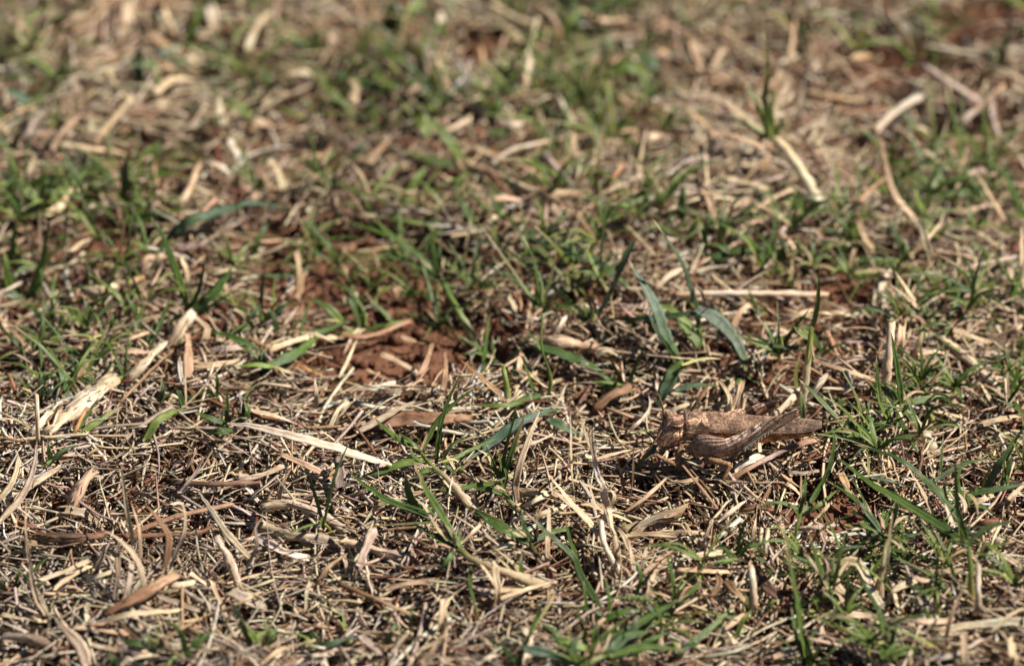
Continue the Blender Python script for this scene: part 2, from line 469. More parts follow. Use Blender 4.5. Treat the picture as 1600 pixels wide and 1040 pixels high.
def litter(name, label, n, lmin, lmax, wmin, wmax, rings, lift, tiltsd, margin, zlo=0.0, zhi=1.0, old=0.0, bendsd=0.14):
    x, y = scatter(n, margin, lambda a, b: cover(a, b) ** 1.6)
    px, py, _ = project(x, y, 0.0)
    L = lmin * (lmax / lmin) ** (rng.uniform(0, 1, n) ** 1.3) * MM
    W = rng.uniform(wmin, wmax, n) * MM * (0.75 + 0.25 * L / (lmax * MM))
    big = 1 + 0.2 * np.clip((430 - py) / 250, 0, 1)          # coarser, longer-mown turf at the far side
    L, W = L * big, W * big
    flow = 2.4 * np.pi * lattice_noise(x, y, 24, 41)           # matted in swirls, with strays
    yaw = np.where(rng.uniform(0, 1, n) < 0.6, flow + rng.normal(0, 0.45, n), rng.uniform(0, 2 * np.pi, n))
    tilt = rng.normal(0, tiltsd, n)
    bend = rng.normal(0, bendsd, n) * L
    wav = rng.normal(0, 0.06, n) * L
    z = base_height(x, y) + LAYER * (zlo + (zhi - zlo) * rng.uniform(0, 1, n) ** lift) * (0.12 + 0.88 * cover(x, y)) + 0.3 * MM
    t = np.linspace(-0.5, 0.5, rings)[None, :]
    d = np.stack([np.cos(yaw) * np.cos(tilt), np.sin(yaw) * np.cos(tilt), np.sin(tilt)], 1)
    s = np.stack([-np.sin(yaw), np.cos(yaw), np.zeros(n)], 1)
    u = np.cross(d, s)
    C = np.stack([x, y, z], 1)[:, None, :] + d[:, None, :] * (L[:, None] * t)[..., None] + s[:, None, :] * (bend[:, None] * (t ** 2 - .1))[..., None] \
        + u[:, None, :] * (wav[:, None] * (4 * t ** 2 - .3))[..., None]
    C += rng.normal(0, 1, C.shape) * (W[:, None, None] * 0.10)
    roll = rng.uniform(-1.3, 1.3, n)[:, None] + rng.normal(0, 0.5, n)[:, None] * t * 2
    S = s[:, None, :] * np.cos(roll)[..., None] + u[:, None, :] * np.sin(roll)[..., None]
    U = u[:, None, :] * np.cos(roll)[..., None] - s[:, None, :] * np.sin(roll)[..., None]
    fold = rng.uniform(-0.5, 0.7, n); th = np.where(rng.uniform(0, 1, n) < 0.4, rng.uniform(0.5, 0.9, n), rng.uniform(0.15, 0.4, n))
    sx = np.array([-1, 0, 1, 0.0])
    prof = 1 - rng.uniform(0, 0.75, n)[:, None] * np.clip(t + 0.5, 0, 1) ** 2 - rng.uniform(0, 0.3, n)[:, None] * np.clip(0.5 - t, 0, 1) ** 4
    hw = (W[:, None] / 2 * prof)
    sy = np.stack([np.zeros(n), fold + th * .5, np.zeros(n), fold - th * .5], 1)
    V = C[:, :, None, :] + S[:, :, None, :] * (hw[:, :, None] * sx)[..., None] + U[:, :, None, :] * (hw[:, :, None] * sy[:, None, :])[..., None]
    # ragged ends
    for e in (0, rings - 1):
        V[:, e] += d[:, None, :] * (rng.uniform(-1, 1, (n, 4)) * W[:, None] * 0.7)[..., None]
    k = 4; per = rings * k
    i = np.arange(rings - 1)[:, None] * k; j = np.arange(k)[None, :]
    q = np.stack([i + j, i + (j + 1) % k, i + k + (j + 1) % k, i + k + j], -1).reshape(-1, 4)
    q = np.vstack([q, [[3, 2, 1, 0]], [[per - 4, per - 3, per - 2, per - 1]]])
    Q = (np.arange(n)[:, None, None] * per + q[None]).reshape(-1, 4)
    # colours: weathered grey and cream towards the near left, browner in the middle band and on bare soil
    pal = np.array([PAL[ch] for ch in 'pcwtgbr'])
    left = np.clip(1 - px / 1100, 0, 1) * np.clip((py - 560) / 200, 0, 1)
    mid = np.clip(1 - np.abs(py - 470) / 260, 0, 1) * np.clip(1.2 - np.abs(px - 480) / 520, 0, 1)
    far = np.clip((360 - py) / 300, 0, 1)
    cv = cover(x, y)
    f = 1 - old
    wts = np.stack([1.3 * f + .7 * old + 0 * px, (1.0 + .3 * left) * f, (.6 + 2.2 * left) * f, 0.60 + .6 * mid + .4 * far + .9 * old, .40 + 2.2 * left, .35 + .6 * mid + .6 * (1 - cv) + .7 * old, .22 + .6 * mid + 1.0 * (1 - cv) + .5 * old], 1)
    wts = wts / wts.sum(1, keepdims=True)
    pick = (np.cumsum(wts, 1) < rng.uniform(0, 1, n)[:, None]).sum(1).clip(0, 6)
    col = pal[pick] * (0.93 - 0.33 * old) * np.exp(rng.normal(0, 0.20, n))[:, None] * (1 + rng.normal(0, 0.05, (n, 3)))  # old pieces darkened beyond their decay brown, shade painted into the gaps
    col = col * np.exp(0.30 * lattice_noise(x, y, 20, 42) + 0.14 * lattice_noise(x, y, 8, 43))[:, None]
    col = np.repeat(np.clip(col, 0.02, 0.8) * np.minimum(1, 0.56 / np.clip(col, 0.02, 0.8).max(1, keepdims=True)), per, 0)
    along = np.broadcast_to((L[:, None] * (t + .5) / MM)[:, :, None], (n, rings, k)) + rng.uniform(0, 90, n)[:, None, None]
    across = np.broadcast_to((W / MM)[:, None, None] * np.array([0, .5, 1, 1.5]), (n, rings, k))
    seed = np.broadcast_to(rng.uniform(0, 60, n)[:, None, None], (n, rings, k))
    uvm = np.stack([across, along, seed], -1).reshape(-1, 3)
    o = link(name, quad_mesh(name, V.reshape(-1, 3), Q, col, uvm), MAT_STRAW, smooth=False)
    o['kind'] = 'stuff'; o['label'] = label; o['category'] = 'straw litter'
    return o

litter('darkened_decayed_litter', 'old brown rotting clippings, darkened as gap shade, under the fresher straw', 15000, 2.0, 8.0, 0.4, 1.2, 4, 1.0, 0.22, 120, 0.0, 0.5, 1.0)  # decay browns are real; the extra darkening is painted shade for contrast
litter('straw_litter', 'chopped pale dry straw and grass clippings matted over the soil', 17500, 2.2, 11.0, 0.35, 1.0, 4, 0.8, 0.25, 130, 0.2)
litter('chaff', 'fine pale chaff crumbs lying between the straws', 6000, 0.8, 2.4, 0.35, 0.9, 3, 0.7, 0.5, 60, 0.1)
litter('straw_thatch', 'long thin pale dead grass tangled through the turf', 11500, 8.0, 26.0, 0.32, 0.95, 7, 0.6, 0.17, 150, 0.35, 1.05, 0.0, 0.24)
litter('standing_stubble', 'short dead blade stubs sticking up out of the thatch', 2200, 4.0, 10.0, 0.35, 0.75, 5, 0.6, 0.6, 120, 0.4)
litter('outer_straw', 'straw litter covering the turf round about', 9500, 6.0, 22.0, 0.9, 2.2, 4, 0.7, 0.16, -110)

def crumbs(n):
    x, y = scatter(n, 60, lambda a, b: np.clip(1.25 - cover(a, b), 0.05, 1))
    s = rng.uniform(0.15, 0.55, n) ** 1.0 * MM * np.where(rng.uniform(0, 1, n) < 0.08, 2.6, 1.0)
    z = base_height(x, y) + s * 0.5 + 0.3 * MM + rng.uniform(0, 1, n) * LAYER * 0.3 * cover(x, y)
    cube = np.array([[-1, -1, -1], [1, -1, -1], [1, 1, -1], [-1, 1, -1], [-1, -1, 1], [1, -1, 1], [1, 1, 1], [-1, 1, 1]], float) * 0.75
    V = np.stack([x, y, z], 1)[:, None, :] + cube[None] * s[:, None, None] * rng.uniform(0.45, 1.3, (n, 8, 3))
    q = np.array([[0, 3, 2, 1], [4, 5, 6, 7], [0, 1, 5, 4], [1, 2, 6, 5], [2, 3, 7, 6], [3, 0, 4, 7]])
    o = link('soil_crumbs', quad_mesh('soil_crumbs', V.reshape(-1, 3), (np.arange(n)[:, None, None] * 8 + q).reshape(-1, 4)), MAT_SOIL, smooth=False)
    o['kind'] = 'stuff'; o['label'] = 'reddish crumbs of dry soil on the bare patches'; o['category'] = 'soil crumbs'
crumbs(9000)

# ------------------------------------------------------------------ things read off the photograph
# each line: close-up it was read from, course of the piece from its root to its tip, then
# w width (close-up pixels), u how far it stands up (0 lies along the ground, 1 upright), a arch in mm, z root height in mm, c colours root to tip, s shape
CLOSE = {'A1': (0, 0, 2.963), 'A2': (530, 0, 2.963), 'A3': (1060, 0, 2.963), 'B1': (0, 340, 2.963), 'B2': (530, 340, 2.963), 'B3': (1060, 340, 2.963),
         'C1': (0, 690, 2.963), 'C2': (530, 690, 2.963), 'C3': (1060, 690, 2.963), 'D': (340, 600, 4.444), 'E': (560, 560, 4.444), 'F': (960, 340, 4.0),
         'G': (960, 580, 4.0), 'H': (800, 640, 4.0)}

def course(tokens, defaults):
    ox, oy, s = CLOSE[tokens[0]]
    o = dict(defaults); pts = []
    for tk in tokens[1:]:
        if '=' in tk:
            k, v = tk.split('=')
            o[k] = v if k in 'csn' else float(v)
        else:
            x, y = tk.split(',')
            pts.append((ox + float(x) / s, oy + float(y) / s))
    p0 = at(*pts[0])
    mpp = mm_per_px(p0)
    ln = np.r_[0, np.cumsum([math.dist(pts[k], pts[k + 1]) for k in range(len(pts) - 1)])]
    t = ln / ln[-1]
    if len(pts) == 2:
        pts = [pts[0], ((pts[0][0] + pts[1][0]) / 2, (pts[0][1] + pts[1][1]) / 2), pts[1]]; t = np.array([0, .5, 1])
    P = []
    for (x, y), tt in zip(pts, t):
        up = max(0.0, pts[0][1] - y) * mpp / CP
        down = y > pts[0][1] + 2
        h = o['z'] * MM * ((1 - tt) if down else 1) + o['u'] * up + o['a'] * MM * 4 * tt * (1 - tt) + 1.6 * MM * min(max((430 - y) / 250, 0), 1)
        P.append(at(x, y, h))
    return P, o['w'] / s * mpp, o, pts

LAND = [('the grasshopper', 1150, 690), ('the long cream leaf', 480, 690), ('the brown bark-like leaf', 640, 655), ('the broad blue-green leaf', 1130, 540),
        ('the thick white stem', 1255, 275), ('the pale yellow stub', 185, 450), ('the big split grey stem', 535, 835), ('the knobbly brown twig', 215, 925),
        ('the forked cream stalk', 950, 800), ('the bottom green clump', 985, 985), ('the long horizontal straw', 1190, 460), ('the two pale upright stumps', 1398, 545),
        ('the bare red soil patch', 610, 560), ('the top left corner', 50, 50), ('the top right corner', 1550, 50), ('the bottom left corner', 50, 990), ('the bottom right corner', 1550, 990),
        ('the middle of the top edge', 800, 30), ('the middle of the left edge', 20, 560), ('the middle of the right edge', 1580, 470), ('the pale flaky stem', 110, 630),
        ('the crossed grey stems', 1510, 150), ('the kinked straw arch', 290, 290), ('the slanting white straw', 1010, 275), ('the right-edge bouquet', 1510, 840),
        ('the upper left broad leaf', 350, 330), ('the middle green shoot', 700, 730), ('the arched cream straw', 1330, 900), ('the grey frayed branch', 1080, 800)]

NAMED = []      # (object, stem of the label, px, py)
def where(px, py):
    best = sorted(LAND, key=lambda l: math.hypot(l[1] - px, (l[2] - py) * 1.2))[0]
    dx, dy = px - best[1], py - best[2]
    if math.hypot(dx, dy) < 28: d = 'at'
    elif abs(dx) > 2.2 * abs(dy): d = 'left of' if dx < 0 else 'right of'
    elif abs(dy) > 2.2 * abs(dx): d = 'just behind' if dy < 0 else 'in front of'
    else: d = ('behind, left of' if dx < 0 else 'behind, right of') if dy < 0 else ('before, left of' if dx < 0 else 'before, right of')
    if 'corner' in best[0] or 'edge' in best[0]:
        d = 'near'
    return d + ' ' + best[0]

def finish_labels():
    by = {}
    for it in NAMED: by.setdefault(it[1], []).append(it)
    ords = ['first', 'second', 'third', 'fourth', 'fifth', 'sixth', 'seventh', 'eighth', 'ninth', 'tenth', 'eleventh', 'twelfth']
    for stem_, its in by.items():
        if len(its) == 1:
            its[0][0]['label'] = stem_; continue
        its.sort(key=lambda q: q[2])
        for k, it in enumerate(its):
            w = 'leftmost' if k == 0 else 'rightmost' if k == len(its) - 1 else (ords[k] if k < 12 else str(k + 1) + 'th') + ' from left'
            it[0]['label'] = stem_ + ', ' + w

COLOUR_WORD = {'p': 'pale', 'c': 'cream', 'w': 'whitish', 't': 'tan', 'g': 'grey', 'b': 'brown', 'r': 'red-brown', 'o': 'orange-tan', 'k': 'dark',
               'G': 'green', 'L': 'light green', 'D': 'dark green', 'B': 'blue-green', 'S': 'blue-green', 'y': 'yellowish'}

STRAWS = '''
D 1210,562 950,482 600,385 320,312 70,268 w=68 u=.25 a=3 z=3.2 c=cwww s=b n=dry_leaf | long cream dry leaf blade with pointed tip lying over the straw
E 80,470 280,440 480,425 745,428 w=126 u=0 a=1.2 z=2 c=tbt s=f n=dry_leaf | broad brown bark-like dead leaf behind the green shoot in the middle
E -10,515 200,395 400,288 w=52 u=.3 z=2.5 c=gp s=l n=dry_leaf | grey pointed dead blade lying across the brown bark-like leaf
B2 60,795 160,790 272,770 w=58 c=cw s=f
D 780,322 850,225 940,115 w=42 u=.5 z=1 c=p s=l
D 240,188 450,240 600,302 w=38 c=pc s=l
D 600,302 850,292 1025,260 w=30 c=t s=t
D 1100,490 980,320 885,200 w=28 c=b s=t
D 850,700 852,590 850,470 w=112 c=g s=f
D 330,840 520,830 690,890 880,1010 w=66 c=pgg s=s z=1.5 n=dead_stalk | big split grey dead stem lying level left of the forked stalk
C1 1200,390 1400,440 1600,475 w=84 c=pg s=s z=1 n=dead_stalk
C1 1210,460 1330,515 1445,545 w=52 c=w s=f z=1
C1 0,372 100,260 155,130 172,-5 w=38 u=.4 c=pg s=l n=withered_grass | long curved pale dead blade rising along the left edge
C1 -10,275 60,180 90,55 w=38 u=.4 c=p s=f
C1 330,300 390,180 445,120 w=62 u=.4 c=p s=s
C1 620,482 590,330 560,105 w=32 u=.85 c=pg s=l n=withered_grass
C1 652,560 642,400 605,275 w=22 u=.8 c=p s=l n=withered_grass
C1 672,690 640,560 560,460 478,408 w=36 u=.6 c=cp s=l n=withered_grass
C1 785,590 850,430 855,315 818,262 w=26 u=.8 c=cp s=l n=withered_grass
C1 760,600 782,460 742,372 668,285 w=36 u=.7 c=bb s=l n=withered_grass | brown curled dead blade rising from the knobbly twig
C1 505,782 650,712 805,625 w=48 c=bbt s=s z=2.5 n=twig | dark brown knobbly twig among pale straw, low on the left side
C1 790,668 895,652 w=54 c=c s=t z=2
C1 1165,545 1050,420 910,215 w=40 u=.55 c=pw s=l
C1 1140,585 1190,480 1182,400 1222,338 w=24 u=.7 c=g s=l
C1 1100,472 1210,428 w=26 c=p s=l z=3
C1 1112,685 1060,545 1000,440 w=52 u=.5 c=pg s=s
C1 1220,300 1350,288 1480,340 1610,425 w=62 c=pg s=s z=3 n=dead_stalk
C1 275,312 380,330 465,385 w=52 c=g s=f
C1 130,442 330,442 500,428 w=62 c=bkb s=s n=twig
C1 130,470 260,480 380,465 w=46 c=t s=f
C1 570,440 800,350 1075,288 w=36 c=bt s=t
C1 570,440 900,420 985,390 w=36 c=b s=t
C1 130,555 118,400 122,262 w=15 u=.9 c=p s=l n=withered_grass
C1 212,800 160,690 132,480 w=42 u=.6 c=p s=l n=withered_grass
C1 -5,800 120,820 225,832 w=38 c=p s=f
C1 405,1040 360,930 255,822 w=64 u=.6 c=cp s=l n=withered_grass | blurred pale dead blade standing close by the lower left edge
C1 25,900 150,912 315,975 w=62 c=gb s=s
C1 380,930 540,962 705,982 w=38 c=p s=f
C1 340,850 500,872 665,892 w=62 c=pt s=f
C1 850,690 980,768 1085,825 w=42 c=g s=s
C1 730,715 860,760 1000,810 w=30 c=g s=f
C1 385,640 450,622 515,600 w=40 c=c s=f
C1 180,640 300,600 420,545 w=40 c=p s=f
C1 250,680 330,620 420,570 w=30 c=p s=f
C1 200,700 320,708 440,712 w=20 c=c s=t
C1 260,690 330,670 400,700 w=18 a=2 c=p s=t
C1 445,610 480,520 505,470 w=50 u=.4 c=pg s=f
C1 535,720 548,600 545,480 w=36 u=.5 c=p s=f
C1 580,720 600,640 610,560 w=40 u=.4 c=g s=f
C1 60,270 150,200 270,120 w=34 u=.3 c=p s=f
C1 860,130 900,60 910,20 w=26 u=.5 c=p s=f
C1 830,250 890,170 940,85 w=36 u=.4 c=g s=f
C1 1300,60 1420,110 1530,165 w=40 c=pt s=f
C1 1100,180 1200,160 1320,110 w=44 c=gp s=s
C1 790,190 1000,195 1200,185 w=40 c=kb s=t
C1 1150,215 1190,270 1225,290 w=36 c=w s=f
C1 1290,290 1310,200 1355,110 w=28 u=.6 c=p s=l
C1 1440,640 1420,700 1415,800 w=34 c=c s=f
C1 1060,690 1150,730 1240,760 w=84 c=g s=f
C1 870,600 940,650 1000,690 w=32 c=c s=f
C1 980,640 1000,700 1050,790 w=30 c=p s=f
C1 1480,640 1520,580 1600,520 w=30 c=t s=f
C1 410,860 600,800 830,780 w=34 c=gp s=f
C1 760,920 850,860 980,790 w=28 c=t s=f
C1 1210,1030 1280,970 1350,950 w=30 u=.5 c=p s=l
C1 560,1037 640,1000 720,985 w=40 c=c s=f
H 390,560 370,330 365,-5 w=28 u=.95 c=ppg s=l n=withered_grass | straight upright pale dead blade just left of the forked stalk
H 30,585 25,470 60,300 175,0 w=48 u=.75 c=tpc s=l n=withered_grass | long pale dead blade leaning right beside the green middle shoot
H 60,520 170,515 280,545 w=60 c=p s=s
H 60,610 150,565 240,520 w=44 c=cp s=f
H 130,680 220,640 330,610 w=56 c=p s=s
H 0,690 100,680 140,670 w=40 c=c s=f
H 225,930 228,760 230,610 w=30 u=.6 c=c s=f
H 20,240 130,210 250,160 w=34 c=w s=f z=2
H 700,640 830,550 960,430 w=34 u=.3 c=tp s=f
H 700,770 850,700 1040,640 w=84 c=tgt s=s z=1 n=dead_stalk | grey frayed branch lying in front of the grasshopper
H 690,790 870,775 1040,790 w=40 c=p s=f
H 830,1020 930,930 1010,880 w=44 c=pt s=f
H 760,1000 740,880 730,810 w=36 u=.5 c=p s=f
H 800,1000 830,920 840,860 w=32 u=.5 c=p s=f
H 700,540 690,430 660,310 w=30 u=.6 c=b s=l
H 740,540 755,400 760,210 w=18 u=.8 c=bk s=l
H 640,490 690,525 w=24 c=t s=f
H 0,890 100,890 w=22 c=p s=f
H 300,780 350,830 w=28 c=w s=f
H 0,620 60,580 w=30 c=p s=f
H 720,140 790,80 860,10 w=28 u=.4 c=w s=f
H 610,170 680,210 755,245 w=22 c=b s=t
G 690,700 850,600 1040,500 1255,428 w=46 c=btgbt s=s z=0 n=twig | dull brown twig sloping behind the grasshopper's front legs
G 760,620 840,560 925,530 w=80 c=w s=f z=1
G 800,708 895,790 1010,812 w=30 c=c s=t z=1
G 820,852 910,850 1000,872 w=64 c=b s=s z=1
G 650,942 740,870 830,800 w=44 c=wg s=l z=2
G 1060,832 1150,828 w=36 c=p s=f
G 1040,640 1180,742 w=36 c=t s=f
G 1100,632 1200,630 1290,618 w=28 c=g s=f
G 985,292 1090,190 1155,120 w=58 u=.3 c=pc s=s z=1
G 1210,190 1280,90 1340,10 w=56 u=.5 c=w s=l
G 700,250 720,170 660,60 w=40 u=.6 c=p s=f
G 750,250 780,140 800,60 w=50 u=.5 c=pt s=f
G 480,250 530,170 615,40 w=26 u=.6 c=b s=l
G 350,250 420,220 490,190 w=44 c=p s=f
G 90,380 170,300 220,230 215,150 w=34 u=.4 c=w s=l
G 0,520 60,500 110,490 w=30 c=c s=l
G 330,1010 480,1000 600,1020 w=30 c=p s=f
G 560,1040 590,980 610,930 w=28 u=.5 c=p s=f
G 420,950 460,1000 490,1040 w=36 c=p s=f
G 960,1040 960,990 w=36 c=c s=t
G 330,700 430,690 530,670 w=40 c=pt s=f
G 1060,1037 1050,980 1045,920 w=30 u=.6 c=p s=f
B2 830,562 1000,572 1100,590 1255,628 w=62 c=tpt s=s z=2 n=dead_stalk | pinkish tan flat dead stem lying above the middle green shoot
B2 190,632 280,670 362,718 w=38 c=p s=f
B2 480,795 492,700 488,625 w=32 u=.2 c=t s=f
B2 1000,545 1030,490 1052,450 w=28 u=.4 c=c s=f
B2 985,285 1070,240 1155,215 w=38 c=p s=f z=1
B2 990,370 1010,320 1050,270 w=44 c=p s=f
B2 1080,150 1180,110 w=34 c=w s=f
B2 380,720 410,650 430,580 w=34 u=.2 c=t s=f
B2 0,740 40,660 85,560 w=22 u=.4 c=c s=l
B2 0,910 60,840 w=52 c=c s=f
B2 120,700 250,760 w=24 c=t s=f
B2 300,560 400,590 w=36 c=t s=f
B2 0,545 150,545 340,470 w=28 c=t s=f
B2 770,850 680,760 560,655 w=26 u=.3 c=to s=l
B2 830,440 800,400 785,355 w=34 u=.4 c=p s=f
B2 830,720 838,640 w=30 c=p s=f
B2 280,360 260,320 w=60 c=t s=f
B2 1190,880 1260,820 1370,780 w=70 c=bt s=f
B2 1470,330 1530,270 1600,230 w=44 c=p s=f
B2 1400,230 1440,170 1450,130 w=26 u=.5 c=p s=f
B2 1200,640 1240,610 1330,650 w=36 c=p s=f
B3 -20,357 300,350 690,357 w=32 c=pwp s=t z=2 n=long_straw | long straight pale straw lying level behind the broad leaf
B3 270,335 350,280 425,238 w=26 c=p s=f
B3 960,775 975,620 990,485 w=44 u=.75 c=pw s=t n=dry_stump | pale upright straw stump, left one of the pair
B3 1015,655 1025,570 1037,478 w=56 u=.75 c=p s=f n=dry_stump | broad pale upright straw stump, right one of the pair
B3 690,530 725,610 765,692 w=26 c=t s=t
B3 620,660 780,710 900,752 w=30 c=tp s=f
B3 470,470 545,450 620,425 w=26 c=c s=f
B3 660,440 740,440 830,462 w=26 c=p s=l
B3 1180,155 1300,170 1420,205 w=26 c=p s=t z=1
B3 1290,252 1420,212 1585,178 w=28 c=pg s=t z=2
B3 1240,570 1340,655 1475,775 w=64 c=pw s=s z=1
B3 1210,765 1230,700 1252,615 w=26 u=.5 c=c s=f
B3 1275,520 1360,550 1455,585 w=32 c=p s=f
B3 1460,872 1430,820 1398,765 w=22 u=.3 c=c s=l
B3 1517,885 1516,820 1513,745 w=18 u=.7 c=p s=t
B3 830,110 805,180 788,255 w=26 c=p s=f
B3 372,252 345,170 328,85 w=32 u=.4 c=t s=f
B3 900,155 860,90 828,0 w=54 u=.4 c=pt s=f
B3 930,345 960,280 1005,218 w=40 u=.4 c=w s=l
B3 1172,205 1145,110 1118,0 w=52 u=.5 c=p s=f
B3 1010,390 970,370 930,335 w=30 c=w s=f
B3 1600,330 1590,180 1588,40 w=34 u=.6 c=p s=l
B3 1380,60 1450,110 1515,155 w=30 c=p s=f
B3 1080,170 1150,100 1210,30 w=30 u=.3 c=p s=f
B3 1560,540 1590,490 w=24 c=c s=f
B3 1530,230 1580,350 w=34 c=p s=f
B3 200,850 240,800 250,740 w=40 u=.4 c=p s=f
B3 60,890 110,830 160,735 w=22 u=.5 c=t s=l
B3 250,880 280,810 300,760 w=40 u=.4 c=t s=f
B3 0,560 60,620 110,680 w=64 c=tb s=f
B3 330,560 400,600 w=32 c=p s=f
B3 610,820 650,770 690,715 w=36 u=.5 c=w s=l
B3 1120,635 1190,620 1290,650 w=30 c=p s=f
B3 1400,960 1500,930 1600,915 w=40 c=p s=f
B3 440,510 480,520 540,550 w=30 c=p s=f
B3 250,510 290,430 340,400 w=40 c=tp s=f
A3 1110,1032 1000,900 958,750 930,622 w=40 u=.7 c=pt s=l n=withered_grass | long curved dry blade rising in front of the grey crossed stems
A3 1275,805 1120,680 1000,570 w=32 u=.3 c=cp s=l
A3 1520,1032 1440,900 1368,780 w=24 u=.5 c=p s=l
A3 1385,470 1260,390 1140,310 w=54 c=g s=t z=2 n=long_straw | upper one of two thick crossed grey stems, top right
A3 1310,565 1420,470 1505,398 w=48 c=gt s=t z=3 n=long_straw | lower one of two thick crossed grey stems, top right
A3 845,412 740,280 640,190 w=30 c=t s=t z=1
A3 905,612 1000,520 1115,450 w=62 c=pw s=s
A3 555,545 575,450 590,355 w=52 u=.5 c=p s=f
A3 435,535 480,440 515,375 w=52 u=.4 c=p s=f
A3 335,990 440,920 555,865 w=36 c=p s=f z=1
A3 225,830 320,850 420,880 w=50 c=p s=s
A3 600,420 720,450 860,470 w=44 c=t s=f
A3 720,500 820,520 960,500 w=36 c=tb s=f
A3 780,270 890,260 w=50 c=t s=f
A3 1000,80 1060,120 1110,150 w=44 c=w s=f
A3 640,680 700,580 740,500 w=52 u=.3 c=p s=f
A3 845,930 900,870 970,820 w=32 c=t s=f
A3 1260,680 1290,760 1310,800 w=36 u=.2 c=p s=f
A3 1280,850 1380,790 1440,800 w=40 c=pg s=f
A3 1290,990 1400,960 1530,945 w=34 c=p s=f
A3 1170,620 1120,590 1060,600 w=34 c=p s=f
A3 1450,460 1460,560 1500,680 w=40 c=g s=f
A3 1270,660 1420,650 1560,700 w=40 c=tp s=f
A3 500,330 520,250 545,60 w=40 u=.5 c=pt s=l
A3 60,200 100,300 120,380 w=56 c=p s=f
A3 150,330 190,260 220,220 w=40 c=p s=f
A3 120,880 150,960 160,1000 w=60 c=pt s=f
A2 460,622 530,590 612,545 w=52 c=c s=f z=1
A2 700,765 800,695 968,655 w=40 c=wp s=t z=2
A2 955,715 1020,800 1105,892 w=66 c=w s=s z=1
A2 580,765 750,822 900,892 1180,905 w=66 c=tpt s=s z=1.5 n=dead_stalk
A2 1215,900 1400,812 1585,735 w=52 u=.2 c=cw s=l z=1.5 n=dry_leaf | slanting white straw standing out in the blurred middle distance
A2 1235,880 1280,810 1330,745 w=26 u=.5 c=o s=l
A2 1005,435 1080,560 1210,645 w=56 c=wp s=s z=2
A2 1080,805 1085,720 1085,615 w=42 u=.6 c=p s=f
A2 1190,805 1192,750 1190,685 w=36 u=.6 c=p s=f
A2 440,250 492,340 482,415 w=44 c=p s=f
A2 865,405 870,340 885,265 w=54 u=.4 c=pw s=f
A2 700,20 820,85 935,122 w=56 c=p s=t z=1
A2 1120,50 1220,100 1335,92 w=52 c=p s=f
A2 1480,90 1540,120 1600,155 w=44 c=t s=f
A2 250,430 330,420 400,370 w=54 c=p s=f
A2 60,470 80,410 60,380 w=60 c=p s=f
A2 590,420 600,350 595,280 w=50 u=.5 c=g s=f
A2 470,120 470,60 w=56 c=w s=f
A2 790,130 830,180 860,230 w=50 c=p s=f
A2 1100,210 1230,280 1330,260 w=50 c=t s=f
A2 760,570 850,575 w=50 c=w s=f
A2 880,480 960,450 1000,440 w=44 c=p s=f
A2 120,760 200,680 240,650 w=50 c=t s=f
A2 640,940 760,920 860,930 w=50 c=p s=f
A2 680,970 720,1010 760,1040 w=44 c=c s=f
A2 1400,650 1440,640 1490,620 w=60 c=c s=f
A2 1000,960 1010,1030 w=50 c=c s=f
A2 1260,900 1330,1000 1370,1040 w=24 u=0 c=o s=l
A2 700,690 740,720 790,760 w=30 c=o s=l
A1 430,668 530,550 612,455 w=50 u=.3 c=tp s=t z=1
A1 280,672 420,690 572,712 w=54 c=p s=t z=1
A1 235,695 290,610 362,548 w=64 c=pt s=s
A1 1040,590 1020,520 1008,445 w=54 u=.6 c=wp s=f
A1 1105,728 1085,690 1060,640 w=48 u=.4 c=w s=f
A1 715,435 800,372 890,372 w=64 c=p s=s
A1 720,895 820,942 872,880 922,758 w=54 c=pt s=t z=2 n=long_straw | kinked tan straw arch lying in the blurred upper left
A1 922,758 1000,760 1085,822 w=44 c=pw s=f z=3
A1 1310,885 1290,800 1245,735 w=54 c=p s=f
A1 1262,890 1220,820 1178,740 w=54 c=t s=f
A1 1000,140 980,80 960,10 w=94 u=.6 c=pw s=f
A1 590,135 590,80 592,10 w=84 u=.5 c=p s=f
A1 800,150 775,90 760,30 w=60 u=.6 c=p s=f
A1 320,150 390,210 w=64 c=t s=f
A1 100,195 98,120 100,30 w=74 u=.4 c=tp s=f
A1 870,260 920,290 w=70 c=c s=f
A1 135,640 170,560 210,500 w=70 c=g s=f
A1 940,430 990,470 w=70 c=g s=f
A1 1080,520 1170,560 1270,580 w=60 c=pt s=f
A1 115,840 140,790 160,750 w=50 u=.4 c=p s=f
A1 690,150 740,190 800,220 w=66 c=t s=f
A1 1330,340 1420,340 1450,350 w=56 c=c s=f
A1 1140,860 1200,930 w=56 c=p s=f
A1 390,975 440,950 490,935 w=46 c=w s=f
A1 200,1000 270,960 330,880 w=60 c=p s=f
A1 750,300 820,330 880,350 w=50 c=t s=f
A1 1390,900 1440,830 1490,800 w=50 c=p s=f
A1 1240,60 1180,140 1140,250 w=60 c=p s=f
B1 405,348 470,335 540,318 w=56 c=c s=t z=1.5 n=straw_piece | thick pale yellow straw stub, brightest thing left of centre
B1 540,312 600,300 665,275 w=44 c=co s=t z=1.5 n=straw_piece
B1 175,1035 172,920 170,818 w=32 u=.8 c=c s=t
B1 340,1000 370,940 402,880 w=24 u=.4 c=o s=t
B1 500,765 400,840 275,945 w=84 c=pwp s=s z=1.5 n=dead_stalk | pale flaky old stem slanting through the left side litter
B1 285,945 240,980 200,1000 w=60 c=cp s=s z=1
B1 600,745 680,660 765,575 w=62 c=pc s=s z=1.5
B1 110,610 170,630 240,640 w=50 c=p s=f
B1 0,450 40,540 100,600 w=32 c=p s=f
B1 240,640 300,610 380,600 w=50 c=p s=f
B1 850,780 835,720 830,650 w=34 u=.3 c=w s=f
B1 870,720 872,620 868,530 w=56 u=.2 c=t s=f
